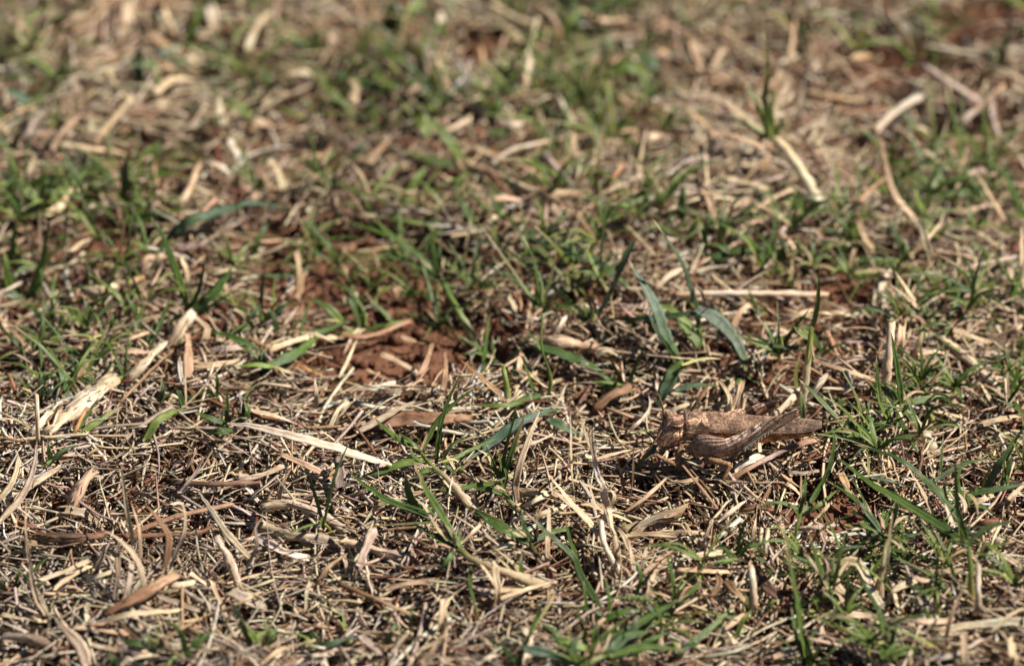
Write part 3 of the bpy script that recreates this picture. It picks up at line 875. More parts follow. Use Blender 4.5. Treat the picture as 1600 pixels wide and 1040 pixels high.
B1 520,625 600,620 700,625 w=30 c=p s=f
B1 690,170 760,150 940,120 w=84 c=g s=s z=1
B1 660,240 680,200 750,180 w=60 c=p s=s
B1 870,300 860,240 835,175 w=34 u=.4 c=tp s=f
B1 860,270 900,220 945,180 w=30 u=.4 c=p s=f
B1 1000,260 1060,245 1130,250 w=36 c=c s=f
B1 1380,370 1390,280 1370,150 w=44 u=.5 c=tp s=f
B1 1330,360 1345,310 1340,270 w=44 c=w s=f
B1 1300,540 1340,470 1380,410 w=40 u=.3 c=p s=f
B1 1260,605 1360,570 1480,540 w=40 c=pc s=f z=2
B1 1480,545 1540,555 1600,560 w=32 c=p s=f
B1 1465,880 1462,800 1456,735 w=26 u=.8 c=c s=l
B1 1520,985 1560,900 1610,840 w=30 u=.4 c=c s=f
B1 900,690 1000,680 1110,660 w=34 c=tp s=f
B1 980,610 1060,605 1130,600 w=36 c=g s=f
B1 560,580 620,555 690,530 w=26 c=p s=t
B1 380,720 400,670 430,640 w=50 c=tp s=f
B1 320,170 370,130 430,100 w=60 c=p s=f
B1 420,200 520,150 620,160 w=20 c=t s=t a=2
B1 1210,470 1180,500 1160,490 w=30 c=p s=l
B1 1380,680 1440,710 1520,740 w=22 c=o s=l
B1 950,560 960,510 900,460 w=40 c=p s=f
B1 230,900 180,960 130,1000 w=40 c=w s=f
B1 1160,890 1280,920 1370,950 w=26 c=c s=l
C2 -10,45 110,75 235,110 w=44 c=c s=f z=1
C2 460,130 540,230 660,330 w=60 c=cp s=f z=1
C2 0,455 100,480 320,545 w=74 c=pg s=s n=dead_stalk
C2 90,580 130,480 160,410 w=56 u=.3 c=g s=f
C2 10,510 30,560 30,620 w=26 c=c s=l
C2 0,655 150,720 330,800 w=34 c=bt s=t n=twig
C2 650,720 740,690 940,680 w=40 c=p s=f
C2 730,770 735,690 715,560 w=46 u=.4 c=tp s=f
C2 210,690 300,660 420,650 w=26 c=p s=f
C2 480,850 480,790 490,720 w=60 u=.3 c=p s=f
C2 820,460 740,490 700,500 w=40 c=c s=f
C2 740,730 850,690 990,650 w=36 c=p s=f
C2 1000,700 940,800 880,900 w=34 u=-.1 z=3 c=tL s=l
C2 1450,620 1430,700 1420,780 w=36 c=p s=f
C2 1530,530 1470,600 1440,660 w=40 c=tp s=f
C2 960,560 965,440 970,320 w=34 u=.5 c=p s=f
C2 560,475 640,400 690,345 w=26 u=.2 c=p s=l
C2 240,980 300,900 330,880 w=30 c=p s=f
C2 100,900 160,960 220,1000 w=44 c=g s=f
C2 380,1030 440,960 480,890 w=40 u=.3 c=p s=f
C2 1180,1020 1220,930 1270,840 w=56 u=.5 c=tp s=l n=withered_grass | tan blurred dead blade standing in the lush green clump
C2 650,1030 690,1000 750,985 w=26 c=c s=l
C2 870,1000 880,910 860,860 w=44 c=c s=f
C2 60,330 0,300 w=30 c=g s=f
C2 730,680 680,600 640,560 w=30 c=p s=f
C3 775,745 718,640 752,570 830,562 900,690 955,785 w=46 u=.55 z=1 c=cpcw s=f n=dry_straw | arched cream straw bent like a hoop among the lower right blades
C3 1315,595 1150,602 1000,562 945,585 w=34 z=3 c=pt s=l n=withered_grass
C3 1195,660 1100,630 1020,585 w=30 z=2 c=p s=l
C3 1190,372 1140,250 1088,155 w=28 u=.6 z=3 c=tp s=l n=withered_grass
C3 1240,480 1215,420 1190,380 w=28 c=bt s=f z=2
C3 650,810 800,800 960,825 w=46 c=cp s=f z=1
C3 960,825 1100,830 1260,830 w=36 c=cp s=f
C3 655,930 665,870 650,820 w=30 c=c s=f
C3 1170,1005 1290,980 1400,915 w=34 c=gw s=f z=1
C3 1200,880 1350,850 1600,830 w=60 c=pw s=f z=1
C3 1030,540 1025,500 1028,460 w=30 u=.5 c=c s=f
C3 1160,500 1100,540 1050,580 w=36 c=p s=f
C3 400,520 405,460 415,405 w=30 u=.6 c=c s=t
C3 375,510 380,450 385,400 w=28 u=.6 c=p s=t
C3 340,460 350,400 360,350 w=22 u=.6 c=p s=l
C3 110,490 130,430 155,370 w=24 u=.5 c=p s=f
C3 0,530 100,525 200,510 w=38 c=cp s=f
C3 0,590 150,600 300,605 w=44 c=p s=f
C3 20,380 60,430 90,470 w=34 c=p s=f
C3 350,765 345,660 330,570 w=50 u=.6 c=cw s=t n=dry_stump
C3 700,490 665,430 655,345 w=28 u=.6 c=p s=l
C3 560,400 650,395 740,385 w=30 c=g s=t
C3 740,190 850,165 960,150 w=24 c=w s=t
C3 800,260 770,190 740,120 w=50 c=ot s=f
C3 500,190 540,220 570,250 w=36 c=tp s=f
C3 1450,500 1540,550 1600,590 w=34 c=p s=f
C3 1520,290 1560,240 1600,200 w=40 c=p s=f
C3 1380,390 1430,380 1500,365 w=50 c=r s=s z=3
C3 1330,290 1400,270 1450,250 w=36 c=p s=f
C3 1200,400 1270,390 1310,380 w=36 c=w s=f z=2
C3 220,640 270,700 310,740 w=44 c=bt s=f
C3 360,620 420,680 490,740 w=70 c=kb s=f
C3 180,890 250,840 310,790 w=30 c=p s=f
C3 20,980 90,910 130,880 w=36 c=p s=f
C3 440,1000 540,960 620,950 w=40 c=p s=f
C3 1330,1030 1320,940 1310,880 w=36 c=p s=f
C3 1550,1020 1540,950 1550,910 w=60 c=c s=f
C3 1390,790 1385,680 1388,560 w=44 u=.8 c=tcp s=t n=dry_stump
C3 600,860 700,900 820,960 w=40 c=p s=f
C3 1000,700 1030,800 1100,850 w=30 c=p s=f
C3 1460,870 1540,800 1600,770 w=26 c=p s=f
C3 1060,660 1000,690 960,760 w=40 c=p s=f
C3 150,720 190,660 180,610 w=40 c=tb s=f
'''

PLANTS = '''
@ grass_shoot | green grass shoot with pale creeping stem in front of the bark-like leaf
stem E 800,1010 640,850 510,740 430,640 w=56 u=.1 z=1 c=cwLL s=t
leaf E 440,645 520,480 620,360 730,260 870,170 w=46 u=.55 z=2 c=LG
leaf E 540,725 560,520 610,330 712,98 w=36 u=.85 z=2 c=GG
leaf E 435,662 300,570 180,480 96,392 w=44 u=.5 z=2 c=LG
leaf E 440,645 370,580 292,518 w=28 u=.6 z=2.5 c=G
leaf E 450,705 300,732 160,780 -5,832 w=62 z=3 c=LGG
leaf E 505,770 420,800 355,842 w=48 z=2.5 c=LG
leaf E 590,735 780,632 955,555 w=38 u=.25 z=2.5 c=GL
leaf E 690,800 630,760 575,710 w=28 u=.6 z=2 c=G
leaf E 690,800 715,770 722,735 w=22 u=.7 z=2 c=G
@ broad_grass | broad dark blue-green blade lying slantwise behind the middle shoot's leaves
leaf E 680,732 900,592 1100,450 1300,370 1430,345 w=80 u=.05 z=1.5 c=DSSD
@ broad_grass | short dark green blade tucked in shadow behind the upright pale straw
leaf H 220,60 300,100 420,160 w=70 z=1 c=SD
@ grass_shoot | small three-bladed green shoot right of the middle shoot
stem E 1165,1070 1030,960 985,850 w=48 u=.15 z=1 c=pLL s=t
leaf E 975,835 930,710 883,598 w=28 u=.8 z=2 c=G
leaf E 985,832 1030,600 1107,312 w=28 u=.9 z=2 c=G
leaf E 1000,842 1060,660 1162,368 w=42 u=.8 z=2 c=GGt
leaf E 975,862 800,882 640,912 495,900 w=44 z=3.5 c=LG
leaf E 1005,935 900,908 800,905 w=42 z=2.5 c=G
@ grass_shoot | green shoot with long dry-tipped blade, lower middle
stem C2 995,642 760,592 640,550 545,498 w=62 u=.05 z=.6 c=wpcL s=t
leaf C2 545,492 440,440 342,372 w=28 u=.5 z=2 c=G
leaf C2 545,492 480,350 400,220 348,98 w=36 u=.6 z=2 c=GGGt
leaf C2 565,492 500,380 425,225 w=28 u=.6 z=2 c=LG
leaf C2 530,510 500,550 468,597 w=30 z=2 c=G
leaf C2 610,565 610,680 662,865 w=20 z=1 c=DGt
leaf C2 850,640 840,570 845,520 w=26 u=.7 c=G
@ grass_shoot | dark green shoot with a brown-tipped blade in front of the cream leaf
leaf C2 445,345 250,282 150,220 48,142 w=32 u=.3 z=2 c=DG
leaf C2 370,312 330,250 303,138 w=44 u=.8 z=1.5 c=DG
leaf C2 250,272 180,292 108,382 w=28 z=3 c=Gpw
leaf C2 445,372 300,380 118,390 w=20 z=2 c=Gp
leaf C2 450,350 380,330 300,300 w=50 z=1 c=D
@ grass_shoot | green shoot with crossing blades left of the forked stalk
stem C2 1005,615 930,552 885,470 w=48 u=.3 c=bbD s=t
leaf C2 872,458 700,352 575,288 w=30 u=.3 z=2 c=G
leaf C2 872,470 740,400 615,328 w=24 u=.3 z=2 c=G
leaf C2 882,452 850,380 845,308 w=26 u=.8 z=2 c=D
leaf C2 890,462 980,415 1097,400 w=30 u=.1 z=2 c=DGL
@ grass_shoot | slender shoot with one long dark blade leaning left, below the forked stalk
leaf C2 1242,805 1120,622 1090,540 1000,452 858,318 w=38 u=.4 c=DDG
leaf C2 1105,562 1065,450 1045,348 w=24 u=.8 z=2 c=G
leaf C2 1140,762 1130,640 w=22 u=.8 c=G
leaf C2 1250,792 1245,700 1228,620 w=22 u=.8 c=G
leaf C2 1372,692 1395,620 1365,538 w=22 u=.8 c=G
@ grass_clump | lush clump of broad green blades blurred at the bottom edge
leaf C2 1180,965 1400,830 1620,700 w=66 u=.3 z=1 c=DGG
leaf C2 1150,840 1300,790 1430,778 w=44 u=.4 c=G
leaf C2 850,950 980,980 1095,1032 w=54 z=4 c=SB
leaf C2 1150,955 1120,830 1090,780 w=36 u=.7 c=G
leaf C2 1230,960 1330,900 1450,870 w=70 u=.2 z=3 c=BG
leaf C2 1250,990 1400,950 1600,960 w=50 u=.2 z=3 c=G
leaf C2 1150,960 1050,920 980,900 w=44 u=.3 z=2 c=LG
leaf C2 1200,1000 1180,900 1200,820 w=50 u=.7 c=G
leaf C2 1280,1000 1350,900 1380,800 w=56 u=.6 c=B
leaf C2 1100,1000 1000,880 920,830 w=40 u=.5 c=DG
leaf C2 1330,1010 1420,930 1540,870 w=50 u=.4 c=DG
leaf C2 1150,1037 1080,960 1130,870 w=50 u=.6 c=D
leaf C2 850,1030 760,950 670,900 w=30 u=.5 c=DG
leaf C2 820,1010 880,900 930,760 w=28 u=.7 c=G
@ blue_grass | blue-green grass plant whose broad leaf folds over and hangs down
leaf F 542,760 512,570 470,420 420,280 320,130 235,0 w=42 u=.8 c=GBBS
leaf F 508,570 640,645 740,755 810,880 822,990 w=100 z=9 c=SBBL
leaf F 515,592 350,615 150,635 -20,634 -100,642 w=44 z=8 u=.1 c=SDD
leaf F 540,600 600,590 672,562 w=32 z=7 u=.5 c=S
@ blue_grass | blue-green grass plant with spotted broad leaf behind the folded one
leaf F 405,912 350,820 300,690 250,560 180,420 85,262 w=88 u=.5 c=GBBS
leaf F 405,905 300,760 240,660 208,555 w=38 u=.6 z=1 c=GB
leaf F 520,790 420,650 330,570 240,540 w=110 u=.3 z=.5 c=GLG
leaf F 0,390 60,240 140,115 w=40 u=.8 z=1 c=DS
leaf F 440,925 380,955 320,1060 265,1200 w=100 z=7 c=LBB
leaf G 255,455 200,540 125,622 w=64 z=5 c=BG
leaf G 380,120 480,92 560,85 660,95 w=52 z=2 u=.4 c=BBG
leaf G 820,55 730,62 650,75 w=50 z=2 c=LGL
@ grass_shoot | dark thin-bladed shoot fanning out left of the spotted leaf
leaf B2 1170,472 950,292 820,180 712,92 w=24 u=.6 z=1 c=DG
leaf B2 1135,478 1050,420 975,378 w=30 u=.4 z=1 c=G
leaf B2 1195,462 1280,290 1380,88 w=30 u=.85 z=1 c=SD
@ broad_grass | broad blue-green blade lying behind the thin-bladed shoot
leaf B2 870,78 1040,160 1200,212 1300,290 1395,335 w=74 z=3 c=SBBG
@ broad_grass | dull dark green blade under the pinkish flat stem
leaf B2 915,598 1050,640 1180,700 1310,772 w=66 z=3 c=DDG
@ grass_shoot | small green shoot with short spread blades beside the spotted leaf's root
leaf B2 1322,768 1270,680 1243,618 w=24 u=.8 c=G
leaf B2 1335,762 1390,650 1432,558 w=24 u=.8 c=G
leaf B2 1312,775 1190,776 w=32 z=1 c=G
leaf B2 1322,782 1355,845 w=44 z=1 c=L
@ grass_shoot | pale-stemmed sprout rising in the centre of the picture
stem B2 965,825 978,740 938,600 940,440 w=26 u=.7 c=LGL s=t
leaf B2 930,432 900,200 848,88 w=22 u=.8 z=3 c=G
leaf B2 938,432 1000,180 1000,68 w=18 u=.85 z=3 c=Gt
leaf B2 925,432 830,302 635,198 w=26 u=.5 z=3 c=GB
leaf B2 930,442 800,240 640,15 w=16 u=.7 z=3 c=Lt
leaf B2 930,440 990,400 1000,420 w=20 u=.7 z=3 c=G
leaf B2 960,640 900,560 870,520 w=22 u=.7 z=1 c=G
@ grass_shoot | green sprout with split pale base in front of the dark hollow
stem B2 785,845 772,760 760,690 w=54 u=.7 c=cLL s=t
leaf B2 730,672 640,600 538,538 w=30 u=.7 z=1 c=G
leaf B2 665,712 680,560 702,435 w=24 u=.85 c=G
leaf B2 715,692 712,620 710,545 w=22 u=.85 c=G
leaf B2 765,702 805,640 852,598 w=32 u=.7 z=1 c=LG
leaf B2 790,702 870,748 w=22 z=2 c=Gp
leaf B2 900,810 880,740 845,650 w=24 u=.8 c=GG
leaf B2 935,820 760,870 580,860 w=36 z=1 a=1.5 c=GGLt
@ grass_shoot | low sprawling green shoot beside the bare red soil
leaf B2 100,522 60,400 5,305 w=28 u=.6 z=1 c=G
leaf B2 110,522 230,495 345,468 w=26 u=.1 z=1.5 c=GL
leaf B2 100,525 40,530 -40,540 w=40 z=1 c=L
leaf B2 245,485 200,430 130,398 w=28 u=.4 z=1 c=B
leaf B2 5,395 100,385 195,310 w=40 u=.4 z=1 c=G
leaf B2 110,515 60,350 -60,290 w=26 u=.6 z=1 c=G
@ grass_shoot | dark green multi-bladed shoot with thick pale stem behind the bare soil
stem B2 660,575 560,450 480,295 w=60 u=.4 c=pLG s=t
leaf B2 482,295 380,190 250,90 150,0 w=40 u=.5 z=2 c=DG
leaf B2 462,302 350,212 195,158 w=28 u=.4 z=2 c=G
leaf B2 470,300 440,200 430,50 w=34 u=.8 z=2 c=DG
leaf B2 490,295 560,240 590,150 w=30 u=.7 z=2 c=D
leaf B2 450,280 300,120 20,10 w=30 u=.4 z=2 c=G
leaf B2 490,310 530,380 545,470 w=36 z=2 c=D
leaf B2 590,340 680,335 720,320 w=26 z=1 c=G
@ grass_shoot | tall thin green blade pair rising left of the bottom right thicket
stem C3 515,505 540,420 562,345 w=28 u=.8 c=GG s=t
leaf C3 562,345 640,230 700,110 718,-20 705,-80 w=30 u=.75 z=5 c=G
leaf C3 568,342 650,290 738,218 w=26 u=.7 z=5 c=LG
leaf C3 558,335 580,240 586,148 w=24 u=.85 z=5 c=DG
@ grass_shoot | tiny three-bladed sprout beneath the frayed branch
leaf C3 272,532 290,420 342,308 w=26 u=.85 c=G
leaf C3 262,526 200,480 178,438 w=26 u=.7 c=G
leaf C3 262,546 200,560 145,566 w=32 z=1 c=LG
@ grass_clump | bouquet of long crossing green blades by the right edge
stem C3 1355,745 1348,600 1340,490 w=54 u=.85 c=tyLG s=t
leaf C3 1325,465 1150,352 900,202 726,62 w=42 u=.45 z=8 c=DGG
leaf C3 1310,355 1100,140 1000,70 806,8 w=32 u=.6 z=5 c=GD
leaf C3 1345,425 1200,240 1088,128 w=32 u=.7 z=5 c=G
leaf C3 1335,475 1290,300 1278,55 w=32 u=.9 z=6 c=DG
leaf C3 1330,245 1460,222 1620,190 w=38 u=.3 z=10 c=GB
leaf C3 1420,210 1490,90 1560,-30 w=40 u=.8 z=5 c=SG
leaf C3 1175,185 1300,112 1435,72 w=34 u=.3 z=6 c=BG
leaf C3 1385,545 1440,490 1535,460 w=30 u=.6 z=5 c=LG
leaf C3 890,165 980,185 1095,212 w=30 z=5 c=B
leaf C3 1510,195 1545,50 w=30 u=.8 z=4 c=D
leaf C3 1265,402 1040,272 860,180 726,148 w=32 u=.4 z=6 c=D
leaf C3 1330,300 1290,180 1320,60 w=30 u=.8 z=5 c=G
leaf C3 1325,485 1420,400 1560,360 w=34 u=.4 z=6 c=D
leaf C3 1320,480 1240,420 1120,330 w=36 u=.4 z=7 c=DG
leaf C3 1350,330 1400,300 1470,340 w=40 z=6 c=D
leaf C3 1260,300 1180,200 1130,150 w=30 u=.5 z=6 c=G
leaf C3 1380,610 1450,600 1530,600 w=26 z=3 c=G
@ grass_shoot | bushy green shoot on a white stem in the lower right thicket
stem C3 930,685 942,560 962,455 w=48 u=.8 c=wcL s=t
leaf C3 945,442 850,472 700,542 w=34 z=6 c=DG
leaf C3 962,472 1040,442 1125,420 w=34 u=.3 z=5 c=D
leaf C3 935,442 870,350 780,318 w=30 u=.6 z=5 c=G
leaf C3 945,425 820,272 686,178 w=30 u=.5 z=6 c=DG
leaf C3 955,435 1000,370 1065,338 w=30 u=.6 z=5 c=cp
leaf C3 950,460 900,400 760,380 w=34 u=.5 z=5 c=DL
leaf C3 970,480 1010,520 1080,600 w=26 z=5 c=G
leaf C3 940,470 870,500 800,490 w=30 z=5 c=D
leaf C3 960,450 1010,300 1000,200 w=30 u=.8 z=5 c=D
@ grass_shoot | feathery green shoot left of the arched cream straw
stem C3 720,740 700,690 680,600 w=28 u=.8 c=LG s=t
leaf C3 692,692 650,580 600,418 w=28 u=.8 z=3 c=G
leaf C3 712,682 740,560 772,398 w=26 u=.8 z=3 c=LG
leaf C3 690,600 560,540 496,518 w=28 u=.6 z=4 c=G
leaf C3 685,572 560,600 436,622 w=28 z=6 c=G
leaf C3 690,705 600,745 515,762 w=38 z=3 c=LG
leaf C3 680,580 760,500 860,480 w=30 u=.6 z=4 c=D
@ grass_shoot | long upright blurred green blade left of the feathery shoot
leaf C3 605,1045 570,900 540,700 502,520 480,358 w=40 u=.75 c=LGGp
leaf C3 640,800 590,790 555,770 w=50 z=1 c=yL
leaf C3 600,1037 545,900 520,760 w=36 u=.7 c=G
leaf C3 620,1037 600,930 640,860 w=40 u=.7 c=DG
@ grass_shoot | two long blades leaning left below the arched cream straw
leaf C3 985,945 930,790 822,598 w=32 u=.6 c=DG
leaf C3 965,1005 870,882 756,778 w=32 u=.5 c=DL
leaf C3 980,940 1000,860 1010,800 w=30 u=.8 c=G
leaf C3 960,1000 1010,960 1150,940 w=30 u=.2 z=2 c=L
@ grass_shoot | short pale yellow sprout between the thicket and the white stem
stem C3 1200,790 1195,740 1190,690 w=38 u=.8 c=wyL s=t
leaf C3 1190,722 1120,682 1056,660 w=34 u=.4 z=3 c=LG
leaf C3 1195,692 1212,650 1218,610 w=24 u=.8 z=3 c=G
leaf C3 1190,700 1195,560 1200,440 w=20 u=.9 z=3 c=G
@ thin_grass | single blurred green blade slanting up at the lower edge right of the clump
leaf C3 -5,975 120,882 265,745 w=40 u=.3 z=2 c=DGL
leaf C3 -5,755 60,692 105,635 w=44 u=.4 z=2 c=G
leaf C3 260,890 300,820 340,770 w=30 u=.6 c=L
leaf C3 330,790 320,720 290,690 w=30 u=.7 c=y
leaf C3 400,780 430,740 470,730 w=24 u=.6 c=L
leaf C3 440,610 390,550 320,490 w=30 u=.6 c=D
@ grass_shoot | thick pale stem with green sheath standing behind the grasshopper's wings
stem B3 558,865 588,740 600,620 612,515 w=62 u=.8 c=wwcyL s=t
leaf B3 600,560 560,530 530,500 w=30 u=.7 z=9 c=L
leaf B3 612,525 640,430 652,235 w=28 u=.9 z=12 c=LG
leaf B3 575,920 570,860 565,800 w=36 u=.8 c=BL
leaf B3 545,800 540,720 560,640 w=26 u=.8 c=y
leaf B3 570,605 430,590 290,555 w=24 z=7 c=DG
leaf B3 630,440 700,445 760,470 w=24 z=8 c=p
@ grass_shoot | upright green shoot with white stem in front of the two pale stumps
stem B3 1180,1042 1110,960 1045,885 w=74 u=.3 c=cwL s=t
leaf B3 1032,865 1010,700 980,528 w=38 u=.85 z=3 c=G
leaf B3 975,962 930,850 914,638 w=32 u=.85 z=1 c=LG
leaf B3 1005,872 940,780 880,765 w=30 u=.6 z=3 c=G
leaf B3 1042,858 1180,832 1295,812 w=40 u=.1 z=3 c=GL
leaf B3 1000,895 1070,1020 1120,1110 w=28 z=3 c=DG
leaf B3 1000,880 950,880 910,800 w=40 u=.6 z=3 c=G
leaf B3 1020,860 990,800 945,760 w=30 u=.7 z=3 c=DG
@ grass_shoot | spreading green shoot touching the grasshopper's wing tips
stem B3 925,1005 860,985 790,965 w=38 u=.2 z=1 c=cL s=t
leaf B3 755,948 650,840 555,745 w=30 u=.6 z=2 c=G
leaf B3 945,902 820,882 725,828 w=30 u=.3 z=2 c=DG
leaf B3 775,962 740,945 685,935 w=26 u=.4 z=2 c=G
leaf B3 855,952 835,930 815,918 w=24 u=.6 z=2 c=G
leaf B3 790,968 800,1000 815,1045 w=26 z=2 c=L
leaf B3 712,1045 710,1000 712,965 w=24 u=.8 c=G
leaf B3 780,955 900,960 1010,930 w=28 u=.3 z=2 c=G
@ grass_shoot | sparse shoot with thin blades in front of the right stump
leaf B3 1112,752 1060,702 998,638 w=24 u=.6 c=G
leaf B3 1205,742 1130,692 1038,628 w=24 u=.5 c=G
leaf B3 1110,750 1150,690 1150,650 w=22 u=.8 c=G
leaf B3 1310,765 1280,730 1255,700 w=28 u=.6 c=B
@ grass_shoot | curved green sprout near the right edge behind the bouquet
leaf B3 1565,790 1530,682 1508,598 w=34 u=.8 c=G
leaf B3 1530,692 1450,690 1368,712 w=30 z=4 c=LG
leaf B3 1560,792 1500,770 1460,775 w=30 u=.3 z=1 c=G
leaf B3 1485,695 1480,650 1482,610 w=24 u=.8 z=1 c=D
leaf B3 1560,760 1590,720 1610,700 w=30 u=.6 z=1 c=L
leaf B3 1570,620 1590,560 1610,530 w=30 u=.7 c=L
@ grass_shoot | straw-coloured shoot with two dry blades behind the right stump
stem B3 1085,635 1110,580 1132,510 w=48 u=.7 c=pcL s=t
leaf B3 1132,495 1060,422 936,338 w=24 u=.6 z=3 c=Lp
leaf B3 1112,422 1050,322 998,245 w=26 u=.6 z=5 c=pc
leaf B3 1132,502 1200,490 1275,500 w=26 z=6 c=DG
leaf B3 1130,490 1140,440 1120,400 w=26 u=.8 z=3 c=G
leaf B3 1110,420 1090,400 1085,380 w=30 u=.6 z=5 c=p
@ grass_shoot | dense upright dark green tuft left of the right edge midway up
leaf B3 1250,392 1230,280 1208,188 w=30 u=.85 c=GG
leaf B3 1262,392 1270,320 1260,270 w=26 u=.85 c=D
leaf B3 1300,400 1290,320 1285,260 w=28 u=.8 c=G
leaf B3 1260,400 1330,340 1340,280 w=28 u=.7 c=G
leaf B3 1320,480 1300,420 1270,370 w=30 u=.7 c=D
leaf B3 1410,330 1400,290 1380,260 w=26 u=.7 c=L
leaf B3 1430,340 1440,280 1430,240 w=26 u=.8 c=G
leaf B3 1240,400 1180,390 1150,350 w=26 u=.5 c=D
@ thin_grass | long thin green blades leaning in from the right edge
leaf B3 1610,400 1510,250 1438,125 w=30 u=.7 c=DG
leaf B3 1610,450 1570,410 1535,375 w=26 u=.6 c=G
leaf B3 1440,495 1460,440 1472,395 w=22 u=.8 c=D
@ grass_shoot | white-based shoot with thick stem, blurred, upper right
stem A3 690,975 590,832 500,700 440,640 w=66 u=.35 z=.5 c=wwcp s=t
leaf A3 462,722 300,642 132,598 w=32 u=.4 z=4 c=tp
leaf A3 430,650 290,535 180,460 25,450 w=44 u=.5 z=4 c=Lcc
leaf A3 422,645 370,500 308,372 w=36 u=.8 z=4 c=LG
leaf A3 432,645 400,480 412,310 388,75 w=32 u=.85 z=4 c=LGyc
leaf A3 402,645 300,572 195,548 w=28 u=.5 z=4 c=DG
leaf A3 440,640 430,520 440,390 w=30 u=.85 z=4 c=G
leaf A3 430,640 480,560 450,540 w=30 u=.7 z=4 c=G
@ grass_shoot | green shoot with long curling blade beside the curved dry blade
leaf A3 1140,1005 1020,880 975,770 w=30 u=.6 c=LG
leaf A3 1150,985 1160,860 1222,735 w=30 u=.8 c=LG
leaf A3 1230,905 1300,830 1372,755 w=40 u=.6 c=G
leaf A3 1150,1000 1110,930 1090,860 w=40 u=.8 c=L
leaf A3 1170,1000 1250,970 1330,990 w=30 u=.2 z=2 c=G
leaf A3 1220,920 1215,850 1200,780 w=30 u=.8 c=G
@ grass_shoot | pair of tall green blades against the right edge, upper half
leaf A3 1610,1010 1540,870 1488,735 w=42 u=.75 c=DG
leaf A3 1505,855 1460,770 1428,688 w=28 u=.8 c=G
@ grass_shoot | blurred green tuft beyond the crossed grey stems
leaf A3 1482,312 1510,220 1535,125 w=40 u=.85 c=G
leaf A3 1472,312 1440,330 1395,335 w=40 z=2 c=D
leaf A3 1480,310 1450,250 1440,230 w=34 u=.8 c=G
leaf A3 1590,180 1585,100 w=40 u=.8 c=D
@ grass_shoot | forked green shoot with pale stem, blurred, above the bare soil
leaf A2 562,742 500,642 375,505 w=52 u=.5 z=2 c=LGG
leaf A2 552,772 420,742 295,698 w=46 u=.3 z=2 c=DG
leaf A2 592,792 545,860 535,900 w=42 z=2 c=G
leaf A2 305,905 360,830 412,765 w=46 u=.5 c=LG
leaf A2 600,790 600,760 580,740 w=60 u=.6 c=y
@ broad_grass | broad blue-green leaf lying across the blurred upper left
leaf B1 760,105 880,25 1000,-20 1140,-60 1260,-55 1365,-45 w=72 u=.25 z=3 c=GBBS
@ grass_shoot | green shoot with three upright blades on a thick cream stem, left
stem B1 785,565 840,510 892,445 w=78 u=.4 z=.5 c=pcw s=t
leaf B1 872,425 820,260 760,100 698,-5 w=42 u=.8 z=3 c=GG
leaf B1 882,422 930,320 952,178 w=32 u=.85 z=3 c=DG
leaf B1 890,425 990,352 1082,225 w=64 u=.7 z=3 c=DG
leaf B1 690,600 740,500 792,368 w=34 u=.7 c=DG
leaf B1 655,525 620,430 580,348 w=32 u=.8 c=G
leaf B1 700,590 700,540 740,480 w=50 u=.6 c=D
@ grass_shoot | tall green blades standing in the thick grass by the left edge
leaf B1 120,372 190,230 232,5 w=40 u=.8 c=LG
leaf B1 130,352 210,200 330,98 w=34 u=.6 c=G
leaf B1 50,205 65,100 72,-5 w=44 u=.85 c=G
leaf B1 60,362 30,260 18,195 w=50 u=.8 c=LG
leaf B1 100,370 60,300 0,170 w=50 u=.6 c=DG
leaf B1 110,370 180,300 200,160 w=44 u=.7 c=DG
leaf B1 20,330 25,230 10,150 w=50 u=.8 c=yL
leaf B1 110,375 50,360 0,300 w=50 u=.5 c=D
@ grass_shoot | low green shoots with thin spikes in front of the pale yellow stub
leaf B1 412,502 402,420 384,358 w=34 u=.8 c=BG
leaf B1 422,522 340,442 268,420 w=30 u=.5 c=G
leaf B1 272,522 290,400 296,298 w=28 u=.85 c=G
leaf B1 272,542 180,450 128,388 w=32 u=.6 c=G
leaf B1 285,572 180,572 95,540 w=48 u=.1 z=1.5 c=LG
leaf B1 415,530 500,500 600,460 w=34 u=.5 c=DG
leaf B1 360,520 350,470 310,450 w=30 u=.7 c=G
leaf B1 500,530 520,480 515,430 w=28 u=.8 c=G
leaf B1 540,540 620,500 690,440 w=30 u=.5 c=D
@ thin_grass | thin green blades among the litter left of the flaky stem
leaf B1 325,845 280,700 228,598 w=34 u=.6 c=DG
leaf B1 190,850 195,740 180,690 w=30 u=.8 c=D
leaf B1 430,762 520,722 605,688 w=30 u=.3 c=DG
leaf B1 445,758 380,740 330,700 w=30 u=.3 c=D
leaf B1 420,700 480,620 560,580 w=34 u=.5 c=G
leaf B1 120,610 60,630 40,660 w=40 z=2 c=D
leaf B1 120,600 60,560 0,500 w=30 u=.4 c=D
@ thin_grass | bright curved green blade arching over brown litter, left of the cream leaf
leaf B1 668,1035 740,932 855,878 w=44 u=.3 a=2 z=1 c=LLG
leaf B1 355,995 460,940 575,868 w=34 u=.3 c=LLt
leaf B1 1065,955 980,932 905,903 w=34 u=.4 c=DG
leaf B1 1080,985 1010,990 960,1000 w=40 z=2 c=DG
leaf B1 1060,950 1050,900 1030,870 w=30 u=.7 c=D
leaf B1 1110,930 1150,900 1130,850 w=34 u=.6 c=G
leaf B1 1130,900 1130,850 1120,820 w=24 u=.7 c=B
@ grass_shoot | dark spreading shoot with bent blades above the cream leaf
leaf B1 1195,615 1100,562 975,528 w=34 u=.4 z=1 c=DG
leaf B1 1155,500 1100,520 1045,540 w=34 z=2 c=LG
leaf B1 1220,455 1215,340 1225,232 w=30 u=.85 c=DG
leaf B1 1290,565 1270,460 1240,420 w=34 u=.7 c=D
leaf B1 1275,475 1300,430 1335,388 w=48 u=.7 c=B
leaf B1 1235,695 1380,622 1485,540 w=50 u=.2 z=1 c=DGL
